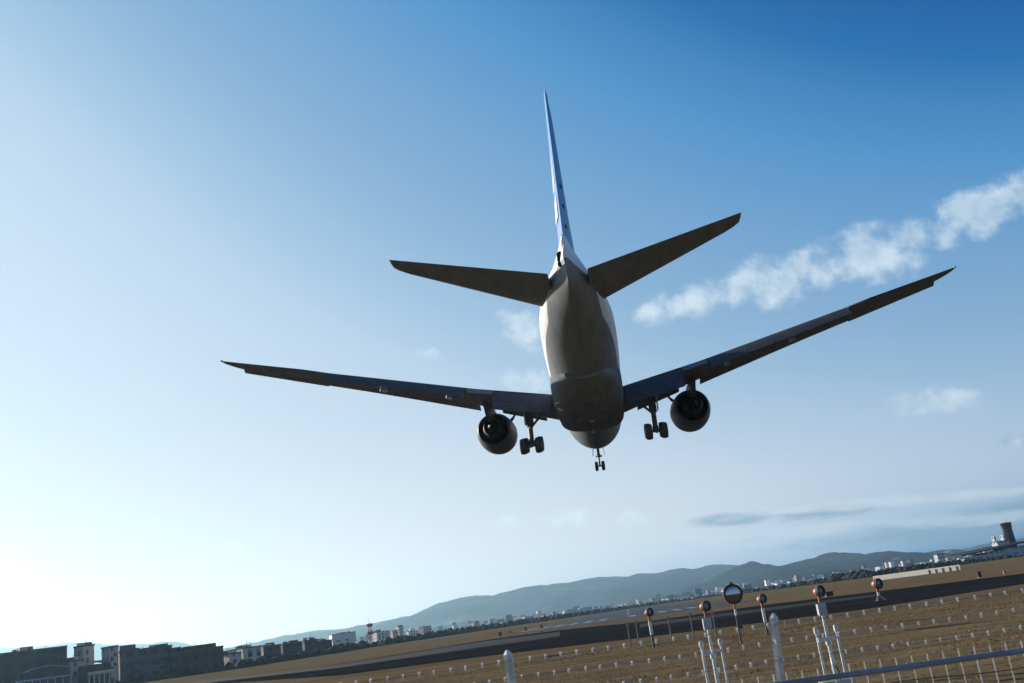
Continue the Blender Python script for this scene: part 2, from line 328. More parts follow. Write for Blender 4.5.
# ------------------------------------------------------------------ buildings
def facade(name, wall, win, sx=3.2, sz=3.4, dens=.5):
    def fn(q, co):
        sp = q.n('ShaderNodeSeparateXYZ'); q.put(sp.inputs[0], co)
        u = q.m('FRACT', q.m('DIVIDE', q.m('ADD', sp.outputs[0], sp.outputs[1]), sx)); w = q.m('FRACT', q.m('DIVIDE', sp.outputs[2], sz))
        a = q.m('MULTIPLY', q.m('MULTIPLY', q.m('GREATER_THAN', u, 1-dens), q.m('GREATER_THAN', w, .35)), q.m('LESS_THAN', w, .8))
        n = q.noise(co, .15, 4, .6); base = q.mix(q.ramp(n, .3, .7), c4([x*.85 for x in wall]), c4(wall)); return q.mix(a, base, c4(win))
    return mat(name, None, .8, fn=fn, spec=.08)
M['f_brown'] = facade('brown_facade', (.07, .055, .05), (.03, .03, .032)); M['f_grey'] = facade('grey_facade', (.10, .11, .125), (.05, .055, .065), 4, 3.6, .6)
M['f_tan'] = facade('tan_facade', (.50, .42, .34), (.12, .12, .12), 3, 3.3, .35); M['f_dark'] = facade('slate_facade', (.05, .055, .065), (.03, .033, .038), 5, 4, .6)
M['f_white'] = facade('white_facade', (.5, .5, .49), (.14, .16, .19), 3.4, 3.3, .5); M['roof'] = mat('flat_roofing', (.07, .07, .075), .9, spec=.05); M['blueroof'] = mat('blue_sheet_roof', (.16, .34, .6), .35)
M['steel'] = mat('galvanised_sheet', (.34, .38, .43), .5, .2); M['archroof'] = mat('weathered_arch_roof', (.20, .24, .28), .6, vary=.4, scale=.4); M['conc'] = mat('pale_concrete', (.44, .41, .36), .85)
def block(parent, name, x0, x1, d, z1, m, z0=0., y0=0.):
    mb = MB(); mb.box(((x0+x1)/2, y0+d/2, (z0+z1)/2), (x1-x0, d, z1-z0)); return mb.build(name, m, parent, 0)
def rim(parent, x0, x1, d, z, m, y0=0.):       # parapet coping round a flat roof
    mb = MB(); t = .35
    for c, s_ in ((((x0+x1)/2, y0-.05, z+.2), (x1-x0+.3, t, .5)), (((x0+x1)/2, y0+d, z+.2), (x1-x0+.3, t, .5)), ((x0, y0+d/2, z+.2), (t, d-.36, .5)), ((x1, y0+d/2, z+.2), (t, d-.36, .5))): mb.box(c, s_)
    return mb.build('roof', m, parent, 0)
def windows(parent, x0, x1, zs, step, w, h, y=-.04, m='black'):
    k = 0
    for z in zs:
        x = x0+step/2
        while x < x1 and k < 90:
            mb = MB(); mb.box((x, y, z), (w, .12, h)); mb.build('window', M[m], parent, 0); x += step; k += 1
def place(name, xc, Y, label, cat, rz=0, group=None):
    p = at(xc, hor(xc), Y); return empty(name, (p.x, Y, 0), label, cat, group, rz)
def mpp(x, Y): return Y*math.cos(PITCH)/F_PX*1.02       # metres per pixel near the horizon
def building(name, x0, x1, ytop, Y, m, label, cat='building', rz=0, d=18, group=None, extra=(), win=None):
    xc = (x0+x1)/2; p_ = at(xc, hor(xc), Y); rz += math.atan2(-p_.x, Y); k = mpp(xc, Y)*Y/math.hypot(p_.x, Y); w = (x1-x0)*k/math.cos(ROLL); h = at(xc, ytop, Y).z
    e = place(name, xc, Y, label, cat, rz, group); block(e, 'wall', -w/2, w/2, d, h, m); rim(e, -w/2, w/2, d, h, M['roof'])
    for a, b, yt, mm, nm in extra:
        X0, X1 = (a-xc)*k, (b-xc)*k; block(e, nm, X0, X1, d*.5, at((a+b)/2, yt, Y).z, mm, h-.01, d*.2)
    if x1-x0 > 12:
        for q in range(int(rng.integers(3, 7))):
            mb = MB(); a = rng.uniform(-.45, .42)*w; mb.box((a, d*.5+rng.uniform(-.3, .3)*d*.5, h+.6), (rng.uniform(1, 4), rng.uniform(1, 3), rng.uniform(.8, 1.9))); mb.build('roof_unit', M['roof'] if q % 2 else M['conc'], e, 0)
        mb = MB(); a = rng.uniform(-.4, .4)*w; mb.tube([(a, d*.4, h), (a, d*.4, h+rng.uniform(1.5, 3.5))], .08, 6); mb.build('roof_mast', M['roof'], e)
    if win: windows(e, -w/2+1, w/2-1, [h*q for q in win[0]], win[1], win[2], win[3])
    return e
bA = building('terminal_building', -42, 68, 653.2, 330, M['f_dark'], 'long dark terminal block at the left edge with a stepped roof and boxy plant room', rz=R(6), d=30,
   extra=((22, 36, 645.3, M['f_tan'], 'plant_room'), (37, 58, 646.3, M['f_dark'], 'upper_floor')), win=((.42, .62, .8), 4.5, 2.6, 1.5))
bB = building('office_tower', 82, 96, 646, 345, M['f_tan'], 'small square tan tower with one sunlit side, between the terminal block and the grey building', rz=R(38), d=4.5, win=((.5, .7, .88), 1.6, .7, 1.0))
bC = building('annex_building', 70, 84, 661, 338, M['f_tan'], 'low tan annex at the foot of the small square tan tower', rz=R(20), d=8, win=((.6,), 1.5, .8, 1.0))
def arched(name, x0, x1, yt, ye, Y, label, m):
    xc = (x0+x1)/2; k = mpp(xc, Y); w = (x1-x0)*k; e = place(name, xc, Y, label, 'building', R(30)); h0 = at(xc, ye, Y).z; h1 = at(xc, yt, Y).z
    block(e, 'wall', -w/2, w/2, 14, h0, M['f_dark']); mb = MB(); rr = []
    for i in range(13):
        t = i/12; x = -w/2+w*t; z = h0+.05+(h1-h0)*(1-(2*t-1)**2); rr.append([(x, -1, z), (x, 15, z), (x, 15, z+.25), (x, -1, z+.25)])
    mb.rings(rr); mb.build('roof', M['archroof'], e, 30); windows(e, -w/2+1, w/2-1, [h0*.6], 3, 1.8, 2); return e
arched('concourse_hall', 26, 66, 667, 670.5, 318, 'low hall with a pale arched metal roof in front of the dark terminal block', M['steel'])
arched('concourse_hall', 84, 110, 661.5, 664, 322, 'low hall with a pale arched roof below the small square tan tower', M['steel'])
e = place('canopy', 44, 310, 'long low canopy with a blue sheet roof in front of the dark terminal block', 'canopy', R(28)); k = mpp(44, 310); z = at(44, 679, 310).z
block(e, 'roof', -25*k, 25*k, 5, z+.35, M['blueroof'], z)
for i in range(8): mb = MB(); mb.tube([(-24*k+48*k*i/7, .4, 0), (-24*k+48*k*i/7, .4, z-.003)], .12, 8); mb.build('post', M['steel'], e)
e = place('canopy', 102, 312, 'cream flat canopy on a row of posts below the grey building', 'canopy', R(26)); k = mpp(102, 312); z = at(102, 673.5, 312).z
block(e, 'roof', -12*k, 12*k, 6, z+.9, M['conc'], z)
for i in range(6): mb = MB(); mb.tube([(-11.5*k+23*k*i/5, .4, 0), (-11.5*k+23*k*i/5, .4, z-.003)], .2, 8); mb.build('post', M['conc'], e)
bD = building('stair_tower', 109, 119, 647, 340, M['f_tan'], 'narrow pale stair tower at the left end of the grey building', rz=R(22), d=6, win=((.55, .8), 2, .8, 1))
bE = building('grey_building', 121, 173, 649, 345, M['f_grey'], 'grey stepped building with a taller left end, beside the long dark brown building', rz=R(9), d=22,
   extra=((122.5, 138.5, 644.5, M['f_grey'], 'upper_floor'), (138.6, 142, 648, M['f_dark'], 'roof_cabin')), win=((.35, .62), 9, 4.2, 1.1))
bF = building('brown_building', 173.5, 224, 650, 345, M['f_brown'], 'long dark brown building right of the grey stepped building', rz=R(9), d=22,
   extra=((174, 184, 646.8, M['f_brown'], 'roof_cabin'), (186, 193, 646, M['f_brown'], 'lift_house'), (194, 219.5, 643.5, M['f_brown'], 'upper_floor')), win=((.3, .55, .8), 3.2, 1.6, 1.2))
bG = building('tan_house', 229, 242, 653.5, 390, M['f_tan'], 'low sunlit tan building just right of the long brown building', rz=R(25), d=12, win=((.5,), 2.5, 1, 1))
for x0, x1, yt, Yb, m, lab in ((243, 262, 647.5, 400, 'f_white', 'pale walled low building with a dark roof beside the sunlit tan building'), (264, 281, 646, 430, 'f_brown', 'brown low building among dark trees, second of the row left of the radio tower'),
      (283, 303, 643.5, 450, 'f_dark', 'slate grey low building with flat roof, middle of the row left of the radio tower'), (305, 318, 640.5, 470, 'f_dark', 'narrow dark low building left of the long blue-grey shed'), (319, 333, 641, 480, 'f_brown', 'dark brown low building in front of the long blue-grey shed')):
    building('low_building', x0, x1, yt, Yb, M[m], lab, rz=R(rng.uniform(5, 24)), d=14, win=((.6,), 3.5, 1.8, 1.4), group='low buildings along the airfield edge')
building('long_shed', 333, 356.5, 633.2, 900, M['steel'], 'long blue-grey shed with flat roof left of the red and white radio tower', rz=R(8), d=20, win=((.55,), 8, 3, 1.5))
building('white_block', 377, 391, 631.8, 1000, M['f_white'], 'wide white apartment block just right of the red and white radio tower', rz=R(20), d=16, extra=((378, 383, 629.5, M['f_dark'], 'roof_cabin'),), win=((.4, .6, .8), 3.5, 1.7, 1.5))
building('white_block', 393, 399, 630.5, 1050, M['f_tan'], 'small cream block between the wide and the tall white apartment blocks', rz=R(24), d=10, win=((.5, .75), 2.6, 1.2, 1.3))
building('white_block', 399.3, 404.5, 626.5, 1080, M['f_white'], 'tall narrow white apartment block with grey top right of the radio tower', rz=R(18), d=9, extra=((400, 404, 625, M['f_dark'], 'roof_cabin'),), win=((.4, .6, .8), 2.6, 1.2, 1.3))
building('white_block', 409, 416, 631, 1150, M['f_white'], 'low white block between the tall narrow white block and the dark cream-sided block', rz=R(15), d=9)
building('dark_block', 423, 433, 626.2, 1000, M['f_tan'], 'dark flat-roofed block with one sunlit cream side, alone above the treeline', rz=R(36), d=7, win=((.45, .7), 2.2, 1, 1.2))
building('white_block', 474, 480, 622, 1100, M['f_tan'], 'tiny cream block alone on the treeline far right of the dark cream-sided block', rz=R(30), d=6)
# red and white lattice radio tower
M['tower_dark'] = mat('dark_red_paint', (.20, .04, .03), .7); M['red'] = mat('red_lattice_paint', (.46, .07, .045), .5, vary=.1); M['wlat'] = mat('white_lattice_paint', (.6, .58, .56), .5, vary=.1)
Yt = 700; p = at(371, hor(371), Yt); top = at(369.3, 619.5, Yt).z; e = empty('radio_tower', (p.x, Yt, 0), 'red and white lattice radio tower with two round platforms', 'tower'); H = top-2.5
wd = lambda z: 1.5-.9*z/H
for b in range(7):
    z0, z1 = H*b/7, H*(b+1)/7; mb = MB()
    for i in range(4):
        c = lambda i, z: Vector(((1, 1, -1, -1)[i % 4]*wd(z), (1, -1, -1, 1)[i % 4]*wd(z), z)); mb.tube([c(i, z0), c(i, z1)], .13, 6); mb.tube([c(i, z0), c(i+1, z1)], .07, 5); mb.tube([c(i+1, z0), c(i, z1)], .07, 5); mb.tube([c(i, z1), c(i+1, z1)], .07, 5)
    mb.build('lattice_section', M['red'] if b % 2 == 0 else M['wlat'], e)
for q in (.5, .84): mb = MB(); mb.lathe([(0, .9), (.2, 2.0), (1.7, 2.2), (2.0, 2.2), (2.1, .8)], (0, 0, H*q), (0, 0, 1), 20); mb.build('platform', M['tower_dark'], e)
mb = MB(); mb.tube([(0, 0, H), (0, 0, top+.5)], [.25, .08], 8); mb.build('antenna', M['wlat'], e)
# control tower and terminal on the right
Yc = 760; k = mpp(1008, Yc); p = at(1013.5, hor(1013.5), Yc); e = empty('control_tower', (p.x, Yc, 0), 'tall dark control tower with a wider glazed cab, above the right-hand terminal', 'control tower')
zt = at(1005, 523, Yc).z; zs = at(1006, 528, Yc).z
M['tower'] = mat('brown_tower_cladding', (.022, .018, .018), .8); mb = MB(); rr = []
for z, w in ((0, 4.0), (zs*.55, 3.6), (zs, 3.2)): rr.append([(w*math.cos(q)*(1.05), w*math.sin(q), z) for q in (2*math.pi*j/8+R(22) for j in range(8))])
mb.rings(rr); mb.build('shaft', M['tower'], e, 20); mb = MB(); dz = zt-zs
mb.rings([[(w*math.cos(q), w*math.sin(q), z) for q in (2*math.pi*j/8+R(22) for j in range(8))] for z, w in ((zs-.5, 3.1), (zs+.2, 3.7), (zs+dz*.4, 3.8))]); mb.build('cab_base', M['tower'], e, 20)
M['cabglass'] = mat('dark_cab_glass', (.015, .018, .02), .35); mb = MB(); mb.rings([[(w*math.cos(q), w*math.sin(q), z) for q in (2*math.pi*j/8+R(22) for j in range(8))] for z, w in ((zs+dz*.4, 3.6), (zs+dz*.85, 4.0))]); mb.build('cab_window', M['cabglass'], e, 20)
mb = MB(); mb.lathe([(0, 4.1), (.3, 4.2), (.6, 4.0), (.8, 1.)], (0, 0, zs+dz*.85), (0, 0, 1), 8); mb.build('cab_roof', M['tower'], e, 20)
mb = MB(); mb.tube([(1, 0, zs+dz), (1, 0, zt+1.5)], .12, 6); mb.tube([(-1.5, 1, zs+dz), (-1.5, 1, zt+1)], .1, 6); mb.build('antenna', M['tower'], e)
e = place('white_annex', 1006, 740, 'bright white stepped building at the left foot of the dark control tower', 'building', R(10)); k = mpp(1000, 740)
zb = at(1000, 541.5, 740).z; block(e, 'wall', -6*k, 7*k, 7, zb, M['f_white']); block(e, 'end_tower', -6.2*k, -4.4*k, 3, at(994, 536.2, 740).z, M['f_white'], zb-.01, 2); block(e, 'stair_tower', 4.8*k, 7*k, 4, at(1005, 534.5, 740).z, M['f_white'], zb-.01, 3); rim(e, -6*k, 7*k, 7, zb, M['roof'])
e = place('terminal_hall', 1010, 720, 'long low terminal with a sweeping dark roof and pale glazed front, right of the runway', 'building', R(-6)); k = mpp(1010, 720); mb = MB(); rr = []
for i in range(25):
    t = i/24; x = (-46+150*t)*k; z = 6.6+3.6*math.sin(min(1, t*1.9)*math.pi/2); rr.append([(x, -3, z-1.5), (x, 40, z-.5), (x, 40, z+.4), (x, -3, z-.6)])
mb.rings(rr); mb.build('roof', M['f_dark'], e, 40); M['glazed'] = facade('glazed_facade', (.42, .47, .52), (.2, .27, .34), 6, 4, .7)
for i, (a, b, h) in enumerate(((-34, -22, 4.4), (-21.8, -4, 5.9), (-3.8, 14, 6.7), (14.2, 40, 7.2), (40.2, 100, 7.8))): block(e, 'wall', a*k, b*k, 30, h, M['glazed'] if i != 1 else M['f_white'], 0, i % 2*.6)
building('white_block', 939, 946.5, 553.8, 1150, M['f_white'], 'small white house-like block on the dark wooded slope left of the control tower', rz=R(25), d=9, win=((.7,), 2.4, 1, 1.2))
building('white_block', 904, 907, 560.5, 1700, M['f_white'], 'thin white tower block in the town above the long white wall', rz=R(20), d=9)
building('white_block', 888, 899, 567.5, 900, M['f_white'], 'low white building just above the left half of the long white wall', rz=R(12), d=10, win=((.6,), 3, 1.4, 1.2))
building('hangar', 772, 784, 587.6, 1000, M['f_white'], 'white hangar with dark door bays at the far treeline, right of the round mirror', 'hangar', rz=R(12), d=20, win=((.4,), 4, 2.4, 4))
building('white_block', 800.5, 803.5, 584, 1200, M['f_white'], 'tiny white tower block right of the white hangar', rz=R(12), d=8)
building('long_shed', 565, 578, 610, 1900, M['f_white'], 'long white shed at the mountain foot, left one of the bright pair', rz=R(14), d=16)
building('long_shed', 580, 593, 607.5, 1900, M['f_white'], 'long white shed at the mountain foot, right one of the bright pair', rz=R(14), d=16)
building('white_block', 525, 534, 616.5, 1500, M['f_white'], 'bright white block on the treeline above the red and white markers', rz=R(22), d=14, win=((.5, .75), 4, 2, 1.6))
# blast wall
e = place('blast_wall', 918, 330, 'long pale concrete wall with buttresses across the grass on the right', 'wall', R(0)); p0 = gnd(874, 581); p1 = gnd(961, 569.8); d = Vector((p1.x-p0.x, p1.y-p0.y, 0)); L = d.length; e.location = (p0.x, p0.y, 0); e.rotation_euler.z = math.atan2(d.y, d.x)
mb = MB(); mb.box((L/2, 0, .75), (L, .3, 1.5)); mb.build('wall_panel', M['conc'], e, 0)
for i in range(5): mb = MB(); mb.box((L*(.66+.3*i/4), -.3, .6), (.3, .3, 1.2)); mb.build('buttress', M['conc'], e, 0)

# ------------------------------------------------------------------ far town and woods
def island_mat(name, cols, rough=.8):
    m = bpy.data.materials.new(name); m.use_nodes = True; q = NG(m.node_tree); b = m.node_tree.nodes['Principled BSDF']; b.inputs['Roughness'].default_value = rough; b.inputs['Specular IOR Level'].default_value = .2
    gm = q.n('ShaderNodeNewGeometry'); r = q.n('ShaderNodeValToRGB'); q.put(r.inputs[0], gm.outputs['Random Per Island']); r.color_ramp.interpolation = 'CONSTANT'
    el = r.color_ramp.elements
    while len(el) < len(cols): el.new(.5)
    for i, c in enumerate(cols): el[i].position = i/len(cols); el[i].color = c4(c)
    m.node_tree.links.new(r.outputs[0], b.inputs['Base Color']); return m
M['town'] = island_mat('town_walls', [(.62, .62, .6), (.12, .13, .14), (.42, .4, .36), (.2, .24, .3), (.75, .75, .73), (.25, .2, .17), (.14, .15, .16)])
mb = MB()
for i in range(6000):
    y = rng.uniform(2000, 3350); x = rng.uniform(-.30, .62)*y; 
    if abs(x-cx(y)) < 60 and y < 2700: continue
    w, d_, h = rng.uniform(5, 14), rng.uniform(5, 13), rng.choice([5, 6, 7, 9, 14, 20], p=[.3, .3, .2, .13, .05, .02]); mb.box((x, y, h/2-1), (w, d_, h), rng.uniform(-.6, .6))
tag(mb.build('distant_town', M['town'], None, 0), kind='stuff')
M['wood'] = island_mat('dark_foliage', [(.010, .013, .010), (.017, .02, .013), (.013, .014, .012), (.026, .025, .017)], .95)
def lump(mb, c, r, h):
    n = 7; rr = []
    for t, k in ((0, .55), (.25, 1), (.55, .9), (.8, .55), (1, .12)):
        rr.append([(c[0]+r*k*rng.uniform(.75, 1.2)*math.cos(q), c[1]+r*k*rng.uniform(.75, 1.2)*math.sin(q), c[2]+h*(t+rng.uniform(-.05, .05))) for q in (2*math.pi*j/n for j in range(n))])
    mb.rings(rr)
mb = MB()
def wood(x0, y0, x1, y1, n, h0, h1, spread):
    a, b = at(x0, hor(x0), y0), at(x1, hor(x1), y1)
    for i in range(n):
        t = rng.random(); h = (h0*.6+(h1-h0)*rng.random()**2.2)*.6; r = h*rng.uniform(.5, 1.1); lump(mb, (a.x+(b.x-a.x)*t+rng.uniform(-2, 2), y0+(y1-y0)*t+rng.uniform(0, spread), -.3), r, h)
wood(-60, 300, 226, 330, 420, 2.2, 5, 14); wood(226, 345, 335, 440, 240, 2.5, 6.5, 40); wood(225, 420, 345, 480, 130, 5, 9, 30)
wood(335, 480, 500, 800, 420, 4, 9, 90); wood(440, 700, 640, 1300, 420, 5, 11, 160); wood(600, 1300, 760, 1500, 260, 5, 11, 200)
wood(740, 1000, 845, 760, 260, 4, 9, 60); wood(835, 800, 880, 700, 90, 6, 13, 40); wood(860, 720, 960, 700, 260, 5, 10, 60); wood(930, 690, 1130, 620, 500, 2, 5, 60); wood(900, 700, 990, 690, 200, 4, 8, 30)
tag(mb.build('distant_woods', M['wood'], None, 60), kind='stuff')
# ------------------------------------------------------------------ airliner
# body coordinates: s metres aft of the nose, y to the right, z above the fuselage axis; origin at the wheels under the wing
S0, Z0 = 31.0, -5.95
def B(s, y, z): return Vector((y, -(s-S0), z-Z0))
yaw, pit, bank = R(4.36), R(1.62), R(1.86); NOSE = Vector((8.59, 119.08, 23.47))
fw = Vector((math.sin(yaw)*math.cos(pit), math.cos(yaw)*math.cos(pit), math.sin(pit)))
rt = Vector((math.cos(yaw), -math.sin(yaw), 0)); up = rt.cross(fw)
r2 = rt*math.cos(bank) - up*math.sin(bank); u2 = r2.cross(fw)
org = NOSE - fw*S0 + u2*Z0
plane = bpy.data.objects.new('airliner', None); C.objects.link(plane)
plane.matrix_world = Matrix(((r2.x, fw.x, u2.x, org.x), (r2.y, fw.y, u2.y, org.y), (r2.z, fw.z, u2.z, org.z), (0, 0, 0, 1)))
tag(plane, 'large twin-engine jet airliner with blue tail fin, landing gear down, flying low overhead', 'airplane')

def interp(tab, s):
    for a, b in zip(tab, tab[1:]):
        if a[0] <= s <= b[0]:
            t = (s-a[0])/(b[0]-a[0]); return [p+(q-p)*t for p, q in zip(a, b)]
    return tab[-1]
def smooth_tab(tab, ss):                # Catmull-Rom-like resampling with numpy
    T = np.array(tab); out = []
    m = np.gradient(T[:, 1:], T[:, 0], axis=0)
    for s in ss:
        i = min(max(np.searchsorted(T[:, 0], s)-1, 0), len(T)-2); h = T[i+1, 0]-T[i, 0]; t = (s-T[i, 0])/h
        out.append(np.concatenate([[s], (2*t**3-3*t**2+1)*T[i, 1:]+(t**3-2*t**2+t)*h*m[i]+(-2*t**3+3*t**2)*T[i+1, 1:]+(t**3-t**2)*h*m[i+1]]))
    return out
FUS = [(0, -.85, -.87, .01, 2), (.35, -.25, -1.4, .6, 2), (1, .22, -1.9, 1.08, 2), (2, .95, -2.38, 1.65, 2), (3.5, 1.9, -2.78, 2.28, 2), (5, 2.55, -2.98, 2.7, 2), (7, 2.98, -3.09, 3.0, 2), (9, 3.1, -3.1, 3.1, 2),
       (15, 3.1, -3.1, 3.1, 2), (30, 3.1, -3.1, 3.1, 2), (37, 3.1, -3.06, 3.02, 2), (40.5, 3.1, -2.8, 2.98, 2), (44, 3.1, -2.32, 2.92, 2), (47, 3.1, -1.82, 2.83, 2), (50, 3.08, -1.28, 2.66, 1.97), (53, 3.0, -.78, 2.3, 1.9),
       (56, 2.88, -.40, 1.83, 1.75), (59, 2.65, -.10, 1.27, 1.55), (61, 2.4, .06, .82, 1.4), (62.5, 2.2, .14, .42, 1.3), (63.4, 2.0, .25, .2, 1.3), (63.7, 1.8, .5, .1, 1.3)]
def sect(s, zt, zb, hw, n, N=48):
    out = []
    zc, hh = (zt+zb)/2, (zt-zb)/2
    for j in range(N):
        a = 2*math.pi*j/N; ca, sa = math.cos(a), math.sin(a)
        out.append(B(s, hw*math.copysign(abs(ca)**(2/n), ca), zc+hh*math.copysign(abs(sa)**(2/n), sa)))
    return out
ss = [0, .15, .35, .6, 1, 1.5, 2, 2.7, 3.5, 4.2, 5, 6, 7, 8, 9, 12, 16, 22, 30, 38, 41] + list(np.arange(42, 63.1, .75)) + [63.4, 63.7]
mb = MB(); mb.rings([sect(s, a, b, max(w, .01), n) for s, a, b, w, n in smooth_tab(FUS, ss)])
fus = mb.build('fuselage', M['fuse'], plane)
mb = MB(); [mb.lathe([(0, .22), (.14, .2)], B(62.8, -.27, z_), (-.8, -.6, 0), 16) for z_ in (1.0, 1.3, 1.55)]; mb.build('exhaust_outlet', M['outlet_dark'], fus)  # solid discs; the dark inside of the opening is put into their colour
mb = MB()
for a in (.2, .42): mb.tube([B(2.35+a*.1, y, 1.3) for y in (-1.05, -.1)], .02, 6)
for sgn in (-1, 1):
    for k, (s, y0, z0) in enumerate(((2.15, .45, 1.22), (2.6, 1.2, 1.2), (3.3, 1.75, 1.15))):
        w = MB(); w.add([B(s-.35, sgn*(y0-.38)*.97, z0-.32+.02*k), B(s+.15, sgn*(y0+.4), z0-.30), B(s+.42, sgn*(y0+.3), z0+.22), B(s+.1, sgn*(y0-.34), z0+.25)], [(0, 1, 2, 3)])
        w.build('cockpit_window', M['black'], fus, 0)
# wing-to-body fairing
FAIR = [(20.4, -2.4, -3.06, 1.2, 2.4), (21.3, -.8, -3.2, 2.6, 2.9), (22.8, .1, -3.38, 3.04, 3.6), (25, .3, -3.42, 3.12, 3.8), (31, .3, -3.45, 3.1, 4.), (34.5, .2, -3.42, 3.05, 3.8), (38, 0, -3.3, 2.98, 3.4), (40.5, -.4, -3.1, 2.8, 3.), (43, -1.1, -2.75, 2.2, 2.5), (44.5, -1.6, -2.45, 1.5, 2.2)]
mb = MB(); mb.rings([sect(s, a, b, w, n, 56) for s, a, b, w, n in smooth_tab(FAIR, np.linspace(20.4, 44.5, 44))])
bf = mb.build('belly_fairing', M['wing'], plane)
mb = MB(); mb.box(B(37.2, -.05, -3.33), (.8, 1.5, .06)); mb.build('service_panel', M['flap'], bf)
for s_, h_ in ((24.5, .5), (35.5, .42)):
    mb = MB(); mb.rings([[B(s_+o_, -.03, z_), B(s_+o_+l_, -.01, z_), B(s_+o_+l_, .01, z_), B(s_+o_, .03, z_)] for z_, o_, l_ in ((-3.3, 0, .6), (-3.45-h_, .25, .3))]); mb.build('blade_antenna', M['nac'], bf)
mb = MB(); mb.lathe([(0, .16), (.12, .14), (.2, .02)], B(29.5, 0, -3.44), (0, 0, -1), 12); mb.build('beacon', M['lens'], bf)
mb = MB()
for yy in (-1.55, 1.55): mb.box(B(30.8, yy, -3.455), (.05, 5.2, .03))
mb.box(B(28.2, 0, -3.442), (3.1, .05, .03)); mb.box(B(33.4, 0, -3.44), (3.1, .05, .03)); mb.build('gear_bay_seam', M['black'], bf)

def airfoil(n=16):
    xs = [.5*(1-math.cos(math.pi*i/n)) for i in range(n+1)]
    yt = lambda x: 5*(.2969*math.sqrt(x)-.126*x-.3516*x*x+.2843*x**3-.1036*x**4)
    cam_ = lambda x: .06*x*(1-x)
    return [(x, cam_(x)+yt(x)) for x in reversed(xs)] + [(x, cam_(x)-yt(x)) for x in xs[1:-1]]
AF = airfoil()
def loft_wing(mb, st, sgn, x0=0., x1=1., twist=None):      # st rows: y, sLE, sTE, z, t/c
    rr = []
    for row in st:
        y, a, b, z, tc = row[:5]; tw = row[5] if len(row) > 5 else 0; ch = b-a; ring = []
        for x, h in AF:
            if x < x0 or x > x1: x = min(max(x, x0), x1)
            ring.append(B(a+ch*x, sgn*y, z+ch*h*tc - (x-.3)*ch*math.sin(R(tw))))
        rr.append(ring)
    return mb.rings(rr)
def zw(y):                                  # in-flight dihedral and bending
    return -1.2 + .179*(y-3)
def sle(y): return 20.0 + (y-3)*.665 - max(0, y-19)*.085
def ste(y): return 33.7+(y-3)*.06 if y < 9.9 else 34.11+(y-9.9)*.292
def tcr(y): return .135 if y < 4 else max(.092, .135-(y-4)*.006)
WST = [(y, sle(y), ste(y), zw(y), tcr(y), 0) for y in (2.2, 3, 5, 7, 9.9, 12, 14, 16, 18, 20, 22, 24, 26, 28, 29.3)]
WST += [(29.9, sle(29.9)+.35, ste(29.9)+.02, zw(29.9), .085, 0), (30.3, sle(30.3)+.9, ste(30.3)+.05, zw(30.3), .075, 0), (30.55, sle(30.5)+1.55, ste(30.5)+.08, zw(30.5), .06, 0)]
def cut_te(y):                               # where the moving surfaces begin along the chord
    return .80 if y < 21.5 else .82
def panel(mb, sgn, ys, chord, hinge, ang, drop, aft, th=.12):      # slab with aerofoil section hung below and behind the wing
    rr = []
    for y in ys:
        c = chord(y); a = R(ang); s0 = hinge(y)+aft; z0 = zw(y)-drop(y); ring = []
        for x, h in AF:
            u, w = (x)*c, h*c*th; ring.append(B(s0+u*math.cos(a)+w*math.sin(a), sgn*y, z0-u*math.sin(a)+w*math.cos(a)))
        rr.append(ring)
    return mb.rings(rr)
wn = lambda a, b, n: [a+(b-a)*i/n for i in range(n+1)]
